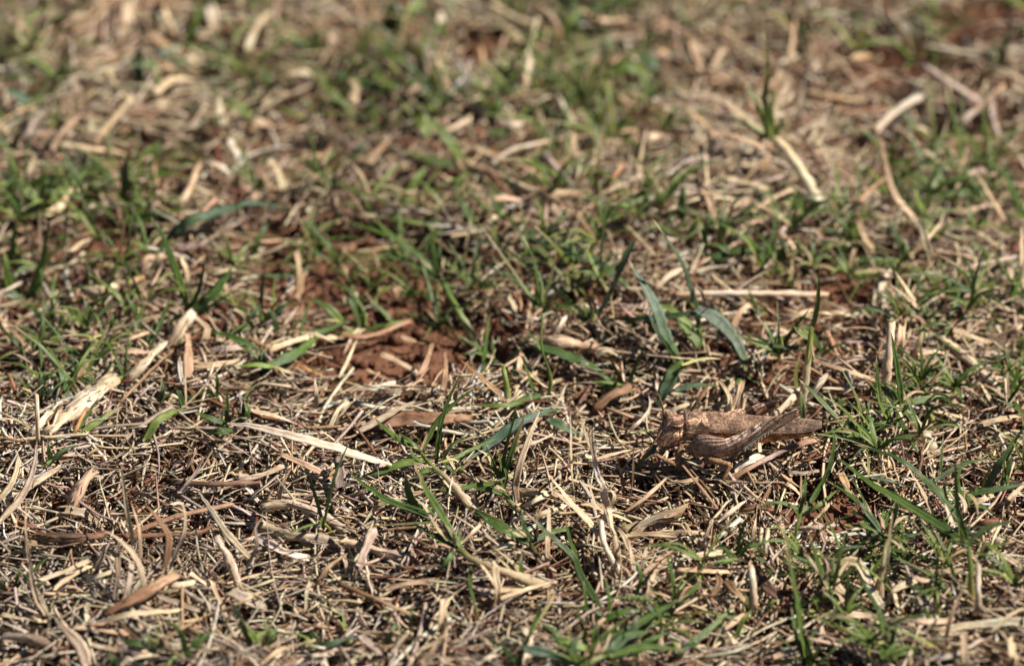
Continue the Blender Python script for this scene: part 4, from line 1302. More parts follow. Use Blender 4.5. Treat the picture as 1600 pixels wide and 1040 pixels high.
leaf B1 1395,545 1500,530 1610,480 w=40 u=.2 z=2 c=DG
leaf B1 1585,495 1530,430 1450,375 w=44 u=.5 z=2 c=LG
leaf B1 1150,520 1170,450 1210,400 w=44 u=.7 c=B
leaf B1 1240,700 1220,640 1240,600 w=40 u=.6 c=D
leaf B1 1260,690 1180,680 1090,690 w=30 z=1 c=L
@ thin_grass | low green blades crossing the brown litter above the bent shoot
leaf B1 1385,265 1250,270 1155,258 w=36 z=2 c=D
leaf B1 1150,260 1080,190 990,140 w=50 u=.4 c=LG
leaf B1 1165,170 1200,90 1245,20 w=44 u=.6 c=LB
leaf B1 1100,200 1040,160 1000,150 w=40 u=.4 c=G
@ grass_sprout | small sprouting shoots around the stub of a mown stem, mid left
leaf B1 740,840 760,800 770,770 w=40 u=.6 c=BG
leaf B1 850,860 830,810 815,790 w=34 u=.6 c=D
leaf B1 860,850 900,820 950,825 w=30 u=.5 c=LG
leaf B1 1000,840 1010,760 1000,700 w=30 u=.8 c=LG
leaf B1 995,845 980,810 960,800 w=40 u=.6 c=D
@ grass_shoot | tall green shoot, blurred, in the left part of the upper third
leaf A1 200,985 200,880 212,755 w=46 u=.85 c=yLG
leaf A1 185,935 80,852 -5,798 w=54 u=.5 z=1 c=LB
leaf A1 208,945 330,852 432,758 w=50 u=.5 z=1 c=LG
leaf A1 195,960 120,900 60,860 w=44 u=.4 c=G
leaf A1 210,960 280,920 320,880 w=60 u=.5 c=D
leaf A1 190,960 260,800 300,740 w=40 u=.8 c=G
leaf A1 60,880 50,780 30,690 w=40 u=.8 c=D
leaf A1 0,960 60,930 100,930 w=60 u=.3 c=D
@ grass_shoot | upright green blade with pale knob, blurred, upper left
leaf A1 570,1005 580,852 588,705 w=50 u=.85 c=LGB
leaf A1 545,875 480,792 425,715 w=46 u=.5 c=DG
leaf A1 722,1040 680,960 615,888 w=28 u=.6 c=LG
leaf A1 560,1030 700,1000 880,960 w=50 u=.2 z=2 c=GL
@ broad_grass | short dark broad blade among blurred grass near the top left
leaf A1 720,300 660,305 590,300 w=50 z=3 c=GB
leaf A1 870,310 800,270 720,240 w=70 u=.4 z=1 c=DS
leaf A1 130,490 80,440 20,410 w=64 u=.4 z=1 c=SB
leaf A1 720,120 725,60 730,0 w=60 u=.7 c=DG
leaf A1 640,380 650,320 640,200 w=60 u=.7 c=D
leaf A1 860,210 890,150 930,40 w=50 u=.8 c=GL
@ broad_grass | wide dark green blades blurred together left of the top middle
leaf A2 0,350 100,390 210,400 w=80 u=.2 z=3 c=DG
leaf A2 240,130 250,60 255,-10 w=90 u=.8 c=DG
leaf A2 290,120 330,50 400,0 w=80 u=.6 c=GL
leaf A2 220,330 225,240 230,160 w=44 u=.8 c=B
leaf A2 300,380 200,410 130,420 w=60 z=2 c=G
@ broad_grass | patch of wide green blades blurred together right of the top middle
leaf A2 1150,310 1200,240 1290,180 w=60 u=.4 z=1 c=SB
leaf A2 870,130 930,170 1000,200 w=60 z=3 c=DG
leaf A2 1040,170 1120,120 1060,60 w=70 u=.6 c=DS
leaf A2 1250,340 1350,320 1450,350 w=60 z=2 c=LG
leaf A2 1390,250 1450,300 1500,330 w=70 z=2 c=DS
leaf A2 1440,430 1400,330 1360,290 w=60 u=.6 c=GL
leaf A2 1080,60 1030,40 980,20 w=80 u=.4 c=D
leaf A2 1230,300 1250,230 1240,150 w=60 u=.7 c=LB
leaf A2 960,380 980,310 1000,250 w=50 u=.8 c=LG
@ grass_shoot | green shoots sprouting left of centre of the upper third
leaf A2 430,620 370,560 330,550 w=60 u=.5 c=L
leaf A2 700,560 730,500 740,450 w=60 u=.7 c=G
leaf A2 690,620 740,620 800,600 w=60 u=.2 z=1 c=G
leaf A2 60,740 100,690 140,660 w=50 u=.5 c=B
leaf A2 270,1040 240,990 230,960 w=40 u=.7 c=G
leaf A2 630,1040 580,960 550,900 w=40 u=.6 c=DG
leaf A2 770,1030 720,950 700,880 w=36 u=.7 c=DG
@ grass_shoot | bunch of green blades between the slanting white straw and the long horizontal straw
leaf A2 1470,1000 1490,920 1530,860 w=44 u=.7 c=G
leaf A2 1390,920 1420,860 1460,850 w=40 u=.6 c=D
leaf A2 1360,900 1340,960 1330,990 w=30 z=2 c=D
leaf A2 1580,1000 1590,930 1590,850 w=50 u=.8 c=G
leaf A2 1420,720 1350,660 1230,640 w=36 u=.5 c=LG
leaf A2 1510,590 1540,520 1580,490 w=34 u=.6 c=G
leaf A2 1140,540 1170,570 1190,590 w=60 z=2 c=L
leaf A2 1290,1030 1260,990 1250,960 w=44 u=.6 c=D
leaf A2 1220,860 1180,840 1140,830 w=44 u=.4 c=LG
@ grass_shoot | green tuft with pale base behind the long horizontal straw
leaf B3 120,160 125,80 130,0 w=44 u=.85 c=LG
leaf B3 205,165 200,80 190,-10 w=50 u=.85 c=wLL
leaf B3 40,100 70,50 90,0 w=50 u=.7 c=L
leaf B3 220,160 300,150 420,140 w=40 z=3 c=DG
leaf B3 230,180 150,190 90,190 w=50 z=2 c=D
leaf B3 200,150 250,90 270,60 w=40 u=.7 c=G
leaf B3 370,450 350,400 325,330 w=34 u=.8 c=LG
leaf B3 365,450 390,440 410,445 w=28 z=1 c=L
@ grass_shoot | bushy dark green sprigs behind the right half of the horizontal straw
leaf B3 740,222 700,190 645,168 w=40 u=.5 c=G
leaf B3 762,212 768,160 766,105 w=34 u=.85 c=G
leaf B3 480,200 485,140 475,80 w=40 u=.8 c=DS
leaf B3 560,200 560,130 545,70 w=30 u=.8 c=G
leaf B3 570,220 610,150 640,70 w=36 u=.7 c=DG
leaf B3 630,180 680,120 750,90 w=36 u=.6 c=D
leaf B3 520,320 510,290 530,270 w=30 u=.7 c=L
leaf B3 470,270 450,240 430,220 w=40 u=.5 c=D
leaf B3 820,210 870,190 920,200 w=40 u=.2 z=1 c=DG
leaf B3 800,280 870,265 920,255 w=44 z=2 c=GL
leaf B3 1060,215 1030,120 960,-5 w=36 u=.6 c=DG
leaf B3 1145,372 1120,310 1085,255 w=34 u=.6 c=D
leaf B3 840,90 770,30 700,-10 w=44 u=.6 c=G
leaf B3 820,80 800,20 810,-30 w=44 u=.8 c=L
@ grass_sprout | little green sprout in the pale litter near the lower left corner
leaf C1 62,682 130,622 235,522 w=30 u=.6 c=DG
leaf C1 62,672 85,620 102,575 w=26 u=.8 c=LG
leaf C1 150,690 180,660 210,640 w=30 u=.6 c=D
@ grass_sprout | little green sprout lying by the upper left of the cut straw
leaf C1 228,92 290,42 365,12 w=28 u=.4 c=DG
leaf C1 240,75 228,30 222,-10 w=28 u=.7 c=LG
leaf C1 195,105 220,100 245,80 w=34 z=1 c=L
@ grass_sprout | blurred green sprout at the lower edge beside the standing dead blade
leaf C1 872,985 840,880 768,818 w=40 u=.7 c=LG
leaf C1 872,972 940,912 1010,865 w=44 u=.5 c=DG
leaf C1 712,965 695,910 680,880 w=40 u=.7 c=BL
leaf C1 690,930 620,930 570,910 w=40 u=.3 z=1 c=D
leaf C1 530,1037 525,1000 510,970 w=36 u=.7 c=G
@ grass_sprout | fuzzy pale green sprout at the lower edge under the split stem
leaf C1 1175,935 1120,832 1068,720 w=42 u=.8 c=LB
leaf C1 1205,942 1160,880 1130,830 w=40 u=.7 c=L
leaf C1 1235,945 1260,900 1285,850 w=40 u=.7 c=G
leaf C1 1180,950 1200,900 1250,880 w=50 u=.5 c=L
leaf C1 1460,950 1540,930 1610,905 w=44 u=.2 z=1 c=DS
leaf C1 1480,940 1450,890 1380,880 w=40 u=.5 c=D
leaf C1 1600,860 1580,830 w=36 u=.5 c=L
leaf C2 215,925 240,880 270,835 w=34 u=.6 c=LG
leaf C2 330,890 335,820 335,750 w=26 u=.85 c=G
leaf C2 0,950 40,920 75,880 w=40 u=.5 c=DS
@ forked_stalk | forked cream dead stalk with many stiff side blades left of the grasshopper
stem H 700,1010 640,960 590,870 565,790 555,690 w=50 u=.5 c=cww s=t
stem H 650,880 640,800 610,720 590,620 w=64 u=.5 z=2 c=pcc s=s
stem H 600,610 570,490 530,400 505,250 490,130 w=52 u=.8 z=4 c=cwp s=f
leaf H 540,320 490,230 432,88 w=34 u=.8 z=9 c=pg s=l
leaf H 510,300 430,285 355,340 w=34 z=11 a=1 c=cp s=l
leaf H 535,305 640,275 755,248 w=30 u=.2 z=11 c=pct s=l
leaf H 620,650 700,680 770,715 w=26 z=4 c=p s=l
leaf H 590,660 480,590 380,600 w=28 u=.2 z=4 c=p s=l
leaf H 590,640 530,560 440,540 w=24 u=.4 z=4 c=t s=l
leaf H 580,640 520,590 470,420 w=22 u=.8 z=4 c=p s=l
leaf H 560,830 470,690 350,560 215,385 w=44 u=.5 z=2 c=pp s=l
leaf H 470,700 400,620 220,480 w=44 u=.4 z=3 c=pg s=l
leaf H 610,600 640,540 610,490 w=34 u=.7 z=4 c=p s=l
leaf H 570,680 600,640 660,620 w=40 u=.4 z=5 c=w s=l
leaf H 550,580 560,540 440,560 w=22 u=.3 z=5 c=p s=l
stem H 570,830 590,950 640,1040 w=50 u=.2 z=1 c=pp s=s
stem H 730,830 680,760 640,740 w=40 u=.3 z=1 c=p s=f
'''

CAT = {'dry_leaf': 'dry leaf', 'withered_grass': 'dead blade', 'twig': 'twig', 'dead_stalk': 'dead stem', 'long_straw': 'dry stem', 'dry_stump': 'straw stump', 'straw_piece': 'straw stub',
       'dry_straw': 'straw', 'grass_shoot': 'grass shoot', 'grass_clump': 'grass clump', 'broad_grass': 'broad blade', 'blue_grass': 'grass plant', 'thin_grass': 'grass blades',
       'grass_sprout': 'grass sprout', 'forked_stalk': 'dry stalk', 'grass_tuft': 'grass tuft'}
GROUP = {'dry_straw': 'loose straws on the turf', 'withered_grass': 'dead blades still standing', 'dead_stalk': 'weathered dead stems', 'twig': 'brown twigs', 'grass_shoot': 'green grass shoots',
         'grass_sprout': 'little green sprouts', 'broad_grass': 'broad green blades', 'grass_tuft': 'small green grass tufts'}

def size_words(o, P, w):
    L = np.sum(np.linalg.norm(np.diff(np.array(P), axis=0), axis=1)) / MM
    a = 'long' if L > 17 else 'short' if L < 8 else ''
    b = 'thick' if w > 1.7 * MM else 'thin' if w < 0.9 * MM else ''
    return ' '.join(x for x in (a, b) if x)

def slope_words(pts, o):
    dx, dy = pts[-1][0] - pts[0][0], pts[-1][1] - pts[0][1]
    if o['u'] >= 0.6: return 'standing up'
    if abs(dy) < 0.35 * abs(dx): return 'lying level'
    if abs(dx) < 0.35 * abs(dy): return 'pointing away'
    return 'slanting right' if dx * dy < 0 else 'slanting left'

def cy0(pts): return sum(p[1] for p in pts) / len(pts)
count = 0
for line in STRAWS.strip().splitlines():
    spec, _, label = line.partition('|')
    P, w, o, pts = course(spec.split(), dict(w=30, u=.25, a=.8, z=1.9, c='p', s='f', n='dry_straw'))
    r = np.random.default_rng(1000 + count); count += 1
    name = o['n']
    if label.strip() and cy0(pts) < 400: w = w * 0.75
    if not label.strip(): w = w * (0.78 if cy0(pts) > 400 else 0.64)
    me = blade_mesh(name, P, w, o['c'], o['s'], r)
    ob = link(name, me, MAT_CREAM if o['s'] == 'b' else MAT_STRAW)
    ob['category'] = CAT[name]
    if name in GROUP: ob['group'] = GROUP[name]
    cx, cy = np.mean(pts, 0)
    if label.strip(): ob['label'] = label.strip()
    else:
        kind_word = {'withered_grass': 'dead blade', 'dry_straw': 'straw', 'straw_piece': 'straw stub'}.get(name, name.replace('_', ' '))
        NAMED.append((ob, ' '.join(f"{size_words(o, P, w)} {COLOUR_WORD[o['c'][0]]} {kind_word} {slope_words(pts, o)} {where(cx, cy)}".split()), cx, cy))

plant = None
for line in PLANTS.strip().splitlines():
    if line.startswith('@'):
        nm, _, label = line[1:].partition('|')
        plant = (nm.strip(), label.strip()); root = None
        continue
    tk = line.split()
    P, w, o, pts = course(tk[1:], dict(w=30, u=.4, a=.5, z=0, c='G', s='l'))
    r = np.random.default_rng(5000 + count); count += 1
    if pts[0][1] > 520: P = [q + TOCAM * 1.3 * MM for q in P]
    hero = plant[1].endswith(('bark-like leaf', 'middle shoot', 'lower middle', 'forked stalk', 'cream leaf'))
    if root is None:
        root = empty(plant[0], at(*pts[0]))
        root['label'] = plant[1]; root['category'] = CAT[plant[0]]
        if plant[0] in GROUP: root['group'] = GROUP[plant[0]]
    if tk[0] == 'stem':
        P = [q + TOCAM * 0.8 * MM for q in P]
        P[0] = P[0] - np.array([0, -0.3 * MM, 1.3 * MM])
    P[0] = P[0] - (np.array([0, 0, 0.8 * MM]) if o['z'] < 1 else 0)
    dry = not any(ch in 'GLDBSy' for ch in o['c'])
    link('stem' if tk[0] == 'stem' else 'leaf', blade_mesh(tk[0], P, w * (1.0 if hero else 0.84 if w < 1.9 * MM or tk[0] == 'stem' else 0.95), o['c'], o['s'], r, None, 0.22 if dry else 0.62), MAT_STRAW if dry else MAT_LEAF, root)
    if tk[0] == 'leaf' and plant[0] in ('grass_shoot', 'grass_clump', 'grass_sprout', 'thin_grass', 'blue_grass'):
        B0, D0 = np.array(P[0]), np.array(P[-1]) - np.array(P[0])
        L0 = np.linalg.norm(D0)
        for q in range(int(r.choice([0, 1, 2], p=[.2, .4, .4]))):
            deadb = r.uniform() < 0.38
            L1 = r.uniform(3.5, 9) * MM
            d1 = unit(unit(D0) * 0.5 + r.normal(0, .6, 3) + np.array([0, 0, 0.15 if deadb else 0.45]))
            d1[2] = max(d1[2], 0.02)
            p1 = B0 + r.normal(0, .5 * MM, 3) + np.array([0, 0, .3 * MM])
            p2 = p1 + d1 * L1 * .5; p3 = p2 + unit(d1 + np.array([0, 0, -r.uniform(0, .6)]) + r.normal(0, .2, 3)) * L1 * .5
            link('leaf', blade_mesh('leaf', [p1, p2, p3], r.uniform(0.4, 0.75) * MM, str(r.choice(['p', 't', 'cp', 'yp'])) if deadb else str(r.choice(['LG', 'G', 'DG', 'yLG', 'LGt'])), 'l', r, 9),
                 MAT_STRAW if deadb else MAT_LEAF, root)

# ------------------------------------------------------------------ the grasshopper
def chitin(name, a, b, dark, scale, stripes=0.0, net=0.0, streak=0.9):
    m, nt, bs, out = new_mat(name)
    uv = N(nt, 'ShaderNodeAttribute', attribute_name='uvm')
    tc = N(nt, 'ShaderNodeTexCoord')
    n1 = noise(nt, tc.outputs['Object'], scale, 5, 0.7, 0.3)
    n2 = noise(nt, tc.outputs['Object'], scale * 3.7, 4, 0.7)
    mp = N(nt, 'ShaderNodeMapping'); nt.links.new(uv.outputs['Vector'], mp.inputs[0]); mp.inputs['Scale'].default_value = (4.5, 0.7, 1)
    n3 = noise(nt, mp.outputs[0], 1.0, 4, 0.65)
    c = mix(nt, 'MIX', ramp(nt, n1, [(0.43, (0, 0, 0)), (0.56, (1, 1, 1))]), a, b)
    c = mix(nt, 'MULTIPLY', 1.0, c, ramp(nt, n2, [(0.38, (0.35, 0.30, 0.27)), (0.50, (1, 1, 1)), (0.66, (1.4, 1.38, 1.32))]))
    c = mix(nt, 'MULTIPLY', streak, c, ramp(nt, n3, [(0.33, dark), (0.47, (1, 1, 1)), (0.75, (1.2, 1.18, 1.12))]))
    h = math_node(nt, 'ADD', n2, n3)
    if net:
        vo = N(nt, 'ShaderNodeTexVoronoi', feature='DISTANCE_TO_EDGE'); vo.inputs['Scale'].default_value = net
        mq = N(nt, 'ShaderNodeMapping'); nt.links.new(uv.outputs['Vector'], mq.inputs[0]); mq.inputs['Scale'].default_value = (1.5, 0.9, 1)
        nt.links.new(mq.outputs[0], vo.inputs['Vector'])
        c = mix(nt, 'MULTIPLY', 0.8, c, ramp(nt, vo.outputs['Distance'], [(0.02, (1.25, 1.2, 1.1)), (0.10, (0.82, 0.8, 0.78))]))
        h = math_node(nt, 'SUBTRACT', h, vo.outputs['Distance'])
    if stripes:
        sep = N(nt, 'ShaderNodeSeparateXYZ'); nt.links.new(uv.outputs['Vector'], sep.inputs[0])
        s_ = math_node(nt, 'SINE', math_node(nt, 'MULTIPLY', sep.outputs[0], stripes))
        msk = math_node(nt, 'MULTIPLY', ramp(nt, sep.outputs[2], [(0.30, (0, 0, 0)), (0.42, (1, 1, 1))]), 0.7)
        c = mix(nt, 'MULTIPLY', msk, c, ramp(nt, math_node(nt, 'ADD', math_node(nt, 'MULTIPLY', s_, .5), .5), [(0.15, (0.42, 0.36, 0.32)), (0.6, (1.1, 1.08, 1.04))]))
        h = math_node(nt, 'ADD', h, math_node(nt, 'MULTIPLY', s_, .6))
    att = N(nt, 'ShaderNodeAttribute', attribute_name='col')
    c = mix(nt, 'MULTIPLY', 1.0, c, att.outputs['Color'])
    nt.links.new(c, bs.inputs['Base Color'])
    bs.inputs['Roughness'].default_value = 0.6
    bs.inputs['Specular IOR Level'].default_value = 0.35
    bp = N(nt, 'ShaderNodeBump'); bp.inputs['Distance'].default_value = 0.25 * MM; bp.inputs['Strength'].default_value = 0.9
    nt.links.new(h, bp.inputs['Height']); nt.links.new(bp.outputs[0], bs.inputs['Normal'])
    return m

TAN, BRN = (0.48, 0.315, 0.20), (0.155, 0.082, 0.049)
MAT_BODY = chitin('grasshopper_body', BRN, TAN, (0.36, 0.30, 0.26), 700)
MAT_WING = chitin('grasshopper_wing', (0.155, 0.088, 0.054), (0.35, 0.222, 0.143), (0.55, 0.47, 0.42), 560, net=2.0, streak=0.35)
MAT_FEMUR = chitin('grasshopper_femur', (0.25, 0.145, 0.10), (0.47, 0.31, 0.215), (0.42, 0.36, 0.32), 800, stripes=7.0, streak=0.6)
MAT_LIMB = chitin('grasshopper_limb', (0.22, 0.11, 0.045), (0.36, 0.22, 0.12), (0.5, 0.4, 0.3), 1100)
MAT_EYE = chitin('grasshopper_eye', (0.22, 0.13, 0.08), (0.36, 0.24, 0.15), (0.5, 0.42, 0.38), 500)

G0 = (960, 580)
def gpx(x, y): return G0[0] + x / 4, G0[1] + y / 4
mid = at(*gpx(700, 350), 8.2 * MM)
YB = mid[1]
UPP = mm_per_px(mid) / 4                       # metres per close-up pixel at the animal
def gp(x, y, lat=0.0):
    """point of the side view, lat mm towards the viewer's side of the body axis"""
    return on_plane_y(*gpx(x, y), YB - lat * MM)

hopper = empty('grasshopper', (mid[0], YB, float(surface(mid[0], YB))))
hopper['label'] = 'mottled brown camouflaged grasshopper facing left, resting on the dry straw'
hopper['category'] = 'grasshopper'

def part(name, V, Q, al, ac, mat, parent=hopper, col=None, uz=3.3):
    uvm = np.stack([ac, al, np.zeros(len(al)) + uz], 1)
    if col is None: col = np.ones((len(V), 3))
    return link(name, quad_mesh(name, V, Q, col, uvm), mat, parent)

# body: head, collar, thorax and abdomen in one skin
ST = np.array([  # x, top, bottom in the side view, half width / half height
    (264, 412, 445, .6), (270, 378, 462, .62), (283, 340, 474, .64), (303, 306, 480, .66), (333, 280, 478, .68), (368, 270, 472, .70), (402, 272, 462, .72), (428, 272, 452, .74),
    (442, 263, 432, .78), (500, 254, 414, .84), (560, 254, 402, .90), (610, 262, 412, .88), (680, 274, 424, .80), (760, 288, 436, .78), (850, 302, 442, .76), (940, 310, 442, .76),
    (1030, 320, 430, .74), (1110, 330, 418, .72), (1180, 344, 412, .7), (1230, 358, 398, .6), (1245, 370, 386, .5)], float)
tq = np.linspace(0, 1, 96); ts = (ST[:, 0] - ST[0, 0]) / (ST[-1, 0] - ST[0, 0]); tq = np.sort(np.r_[tq, np.linspace(0, 0.2, 30)[1:-1]]); tq = np.unique(np.round(tq, 4))
xs, tp, bt, asp = (np.interp(tq, ts, ST[:, k]) for k in range(4))
half = (bt - tp) / 2 * UPP
A_ = half / np.sqrt(CP ** 2 + (asp * SP) ** 2)
P = np.array([gp(x, (a + b) / 2) for x, a, b in zip(xs, tp, bt)])
K = 40
ang = np.linspace(0, 2 * math.pi, K, endpoint=False)
V = np.zeros((len(P), K, 3))
rb = np.random.default_rng(77)
for i_ in range(len(P)):
    ca, sa = np.cos(ang), np.sin(ang)
    sq = (np.abs(ca) ** 2.5 + np.abs(sa) ** 2.5) ** (-1 / 2.5)
    rr = 1.0 + 0.0 * sa
    if 440 < xs[i_] < 640: rr = rr + 0.10 * np.exp(-((ang - math.pi / 2) / 0.12) ** 2) + 0.05 * np.exp(-((ang - math.pi / 2 - .75) / 0.1) ** 2) + 0.05 * np.exp(-((ang - math.pi / 2 + .75) / 0.1) ** 2)
    if xs[i_] > 700: rr = rr + 0.03 * math.sin((xs[i_] - 700) / 72 * 2 * math.pi)
    if 425 < xs[i_] < 445: rr = rr * 0.96
    V[i_, :, 0] = P[i_, 0]
    V[i_, :, 1] = P[i_, 1] - A_[i_] * asp[i_] * ca * sq * rr
    V[i_, :, 2] = P[i_, 2] + A_[i_] * sa * sq * rr
V[:, :, :] += rb.normal(0, 0.018 * MM, V.shape)
n_ = len(P)
i0 = np.arange(n_ - 1)[:, None] * K; j0 = np.arange(K)[None, :]
Q = np.stack([i0 + j0, i0 + K + j0, i0 + K + (j0 + 1) % K, i0 + (j0 + 1) % K], -1).reshape(-1, 4)
caps = [[b_, b_ + m_, b_ + m_ + 1, b_ + m_ + 2] for b_ in (0, (n_ - 1) * K) for m_ in range(1, K - 2, 2)]
Q = np.vstack([Q, caps])
al = np.repeat((xs - xs[0]) * UPP / MM, K); ac = np.tile(ang * 2.2, n_)
XX, AA = np.repeat(xs, K), np.tile(ang, n_)
col = np.ones((n_ * K, 3))
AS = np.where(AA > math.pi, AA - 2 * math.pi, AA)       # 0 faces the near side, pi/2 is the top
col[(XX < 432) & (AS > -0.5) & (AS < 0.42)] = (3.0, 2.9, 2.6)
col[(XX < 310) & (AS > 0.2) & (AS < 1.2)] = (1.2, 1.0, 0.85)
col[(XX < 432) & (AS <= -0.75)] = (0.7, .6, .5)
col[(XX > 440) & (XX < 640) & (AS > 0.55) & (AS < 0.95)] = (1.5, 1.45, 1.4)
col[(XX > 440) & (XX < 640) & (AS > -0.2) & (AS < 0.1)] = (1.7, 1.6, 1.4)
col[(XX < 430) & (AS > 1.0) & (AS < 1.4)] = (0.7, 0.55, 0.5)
col[(XX > 650) & (AS < 0.25) & (AS > -1.2)] = (1.7, 1.2, 0.7)
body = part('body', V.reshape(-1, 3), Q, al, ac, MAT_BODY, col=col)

def ellipsoid(c, r3, nu=18, nv=12):
    u = np.linspace(0, 2 * math.pi, nu, endpoint=False); v = np.linspace(0.03, math.pi - .03, nv)
    D = np.array([[(math.cos(a), math.sin(a) * math.sin(b), math.cos(b))] for a in u for b in v])
    Vv = np.array([[[math.sin(b) * math.cos(a), math.sin(b) * math.sin(a), math.cos(b)] for a in u] for b in v]) * np.array(r3) * MM + np.array(c)
    ia = np.arange(nv - 1)[:, None] * nu; jb = np.arange(nu)[None, :]
    q = np.stack([ia + jb, ia + nu + jb, ia + nu + (jb + 1) % nu, ia + (jb + 1) % nu], -1).reshape(-1, 4)
    return Vv.reshape(-1, 3), q, np.repeat(v * 3, nu), np.tile(u, nv)

# eyes: striped ovals on the sides of the head
for x_, an_, near_ in ((388, 0.78, True), (352, 2.05, False)):
    k_ = int(np.argmin(np.abs(xs - x_)))
    sq_ = (abs(math.cos(an_)) ** 2.5 + abs(math.sin(an_)) ** 2.5) ** (-1 / 2.5)
    c_ = P[k_] + np.array([0, -A_[k_] * asp[k_] * math.cos(an_) * sq_, A_[k_] * math.sin(an_) * sq_]) * 0.98
    Vv, q_, a1, a2 = ellipsoid(c_, (1.15, 0.70, 0.88), 28, 22)
    zz = (Vv[:, 2] - c_[2]) / MM
    cc = np.where((np.abs(zz - 0.22) < 0.13)[:, None], np.array([[2.3, 2.0, 1.6]]), np.where((np.abs(zz + .12) < 0.24)[:, None], np.array([[0.35, .32, .32]]), np.where((zz > .35)[:, None], np.array([[.3, .26, .25]]), np.array([[1.1, .9, .8]]))))
    if not near_: cc = np.full((len(Vv), 3), 1.3)
    part('eye', Vv, q_, a1, a2, MAT_EYE, col=cc)

# forewings folded like a roof over the back
def forewing(side):
    nx, nv = 90, 26
    Vv = np.zeros((2, nx, nv, 3)); 
    for k, x in enumerate(np.linspace(545, 1296, nx)):
        top = np.interp(x, [545, 620, 800, 1000, 1200, 1290, 1312], [262, 260, 280, 292, 300, 312, 330])
        low = np.interp(x, [545, 600, 700, 900, 1130, 1230, 1290, 1312], [325, 384, 390, 392, 390, 380, 360, 345])
        wd = np.interp(x, [545, 620, 800, 1100, 1312], [2.05, 2.3, 2.15, 1.6, 0.7])
        ptop = gp(x, top, 0)
        for l, v in enumerate(np.linspace(0, 1, nv)):
            lat = wd * math.sin(v * math.pi / 2) ** 0.8
            f = v ** 1.25
            plow = gp(x, low, wd)
            z = ptop[2] + 0.12 * MM + (plow[2] - ptop[2]) * f
            ridge = 0.015 * math.sin(v * 34) + 0.02 * math.sin(x * .09 + v * 9)
            seat = np.interp(x, [545, 600, 660], [-0.35, -0.05, 0.0])
            z = z + seat * MM * (1 - v)
            Vv[0, k, l] = (ptop[0], YB - side * (lat + 0.10 + ridge + seat) * MM, z)
            Vv[1, k, l] = (ptop[0], YB - side * (lat - 0.08) * MM, z - 0.05 * MM)
    Vf = Vv.reshape(-1, 3)
    ia = np.arange(nx - 1)[:, None] * nv; jb = np.arange(nv - 1)[None, :]
    q = np.stack([ia + jb, ia + nv + jb, ia + nv + jb + 1, ia + jb + 1], -1).reshape(-1, 4)
    o_ = nx * nv
    rim = []
    for k in range(nx - 1):
        rim.append([k * nv + nv - 1, (k + 1) * nv + nv - 1, o_ + (k + 1) * nv + nv - 1, o_ + k * nv + nv - 1])
        rim.append([k * nv, o_ + k * nv, o_ + (k + 1) * nv, (k + 1) * nv])
    for l in range(nv - 1):
        rim.append([(nx - 1) * nv + l, o_ + (nx - 1) * nv + l, o_ + (nx - 1) * nv + l + 1, (nx - 1) * nv + l + 1])
    q = np.vstack([q, q[:, ::-1] + o_, rim])
    if side < 0: q = q[:, ::-1]
    xx = np.tile(np.repeat(np.linspace(0, 22, nx), nv), 2); vv = np.tile(np.tile(np.linspace(0, 6, nv), nx), 2)
    tt = np.tile(np.repeat(np.linspace(0, 1, nx), nv), 2)
    cc = np.stack([1.25 - 0.45 * tt, 1.22 - 0.36 * tt, 1.2 - 0.25 * tt], 1)
    dots = (np.tile(np.tile(np.arange(nv), nx), 2) == nv - 3) & (np.tile(np.repeat(np.arange(nx), nv), 2) % 2 == 0)
    cc[dots] *= 1.7
    part('forewing', Vf, q, xx, vv, MAT_WING, col=cc)
forewing(1); forewing(-1)

def limb(name, pts, radii, mat, parent=hopper, flat=1.0, col=None, k=14, n=26, ref=(0, -1, 0)):
    C = resample(np.array(pts), n)
    s = np.linspace(0, 1, n); rad = np.interp(s, np.linspace(0, 1, len(radii)), radii) * MM
    Vv, q, a1, a2 = sweep(C, rad, rad * flat, ref, sec_tube(k))
    Vv = Vv + np.random.default_rng(len(name)).normal(0, 0.012 * MM, Vv.shape)
    cc = np.ones((len(Vv), 3)) if col is None else np.repeat(grad_rgb(col, s), k, 0)
    return part(name, Vv, q, a1, a2, mat, parent, cc)

def grad_rgb(stops, t):
    C = np.array([s_[1] for s_ in stops]); x = [s_[0] for s_ in stops]
    return np.stack([np.interp(t, x, C[:, q]) for q in range(3)], 1)

# near hind leg: swollen thigh, shin folded under it, small feet
def thigh(name, axis_pts, widths, lat, near=True):
    C = resample(np.array([gp(x, y, l) for (x, y), l in zip(axis_pts, lat)]), 44)
    s = np.linspace(0, 1, 44)
    ax = np.array(axis_pts, float); sa_ = np.r_[0, np.cumsum(np.linalg.norm(np.diff(ax, axis=0), axis=1))]
    hw = np.interp(s, sa_ / sa_[-1], widths) * UPP * 1.17
    k = 30
    Vv, q, a1, a2 = sweep(C, hw, hw * 0.42, (0, -1, 0), sec_tube(k))
    aa = np.tile(np.linspace(0, 2 * math.pi, k, endpoint=False), 44); ss = np.repeat(s, k)
    cc = np.ones((len(Vv), 3))
    return Vv, q, a1, a2, aa, ss, cc
Vv, q, a1, a2, aa, ss, cc = thigh('hind_thigh', [(448, 492), (500, 480), (565, 464), (635, 472), (710, 474), (800, 438), (900, 378), (1000, 318), (1090, 272), (1125, 256), (1150, 250)], [10, 42, 72, 66, 58, 52, 42, 28, 19, 24, 17], [2.4, 3.0, 3.6, 4.0, 4.2, 4.2, 4.1, 4.0, 3.9, 3.8, 3.8])
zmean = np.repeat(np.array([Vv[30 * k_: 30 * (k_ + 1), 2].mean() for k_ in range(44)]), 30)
zmax = np.repeat(np.array([Vv[30 * k_: 30 * (k_ + 1), 2].max() for k_ in range(44)]), 30)
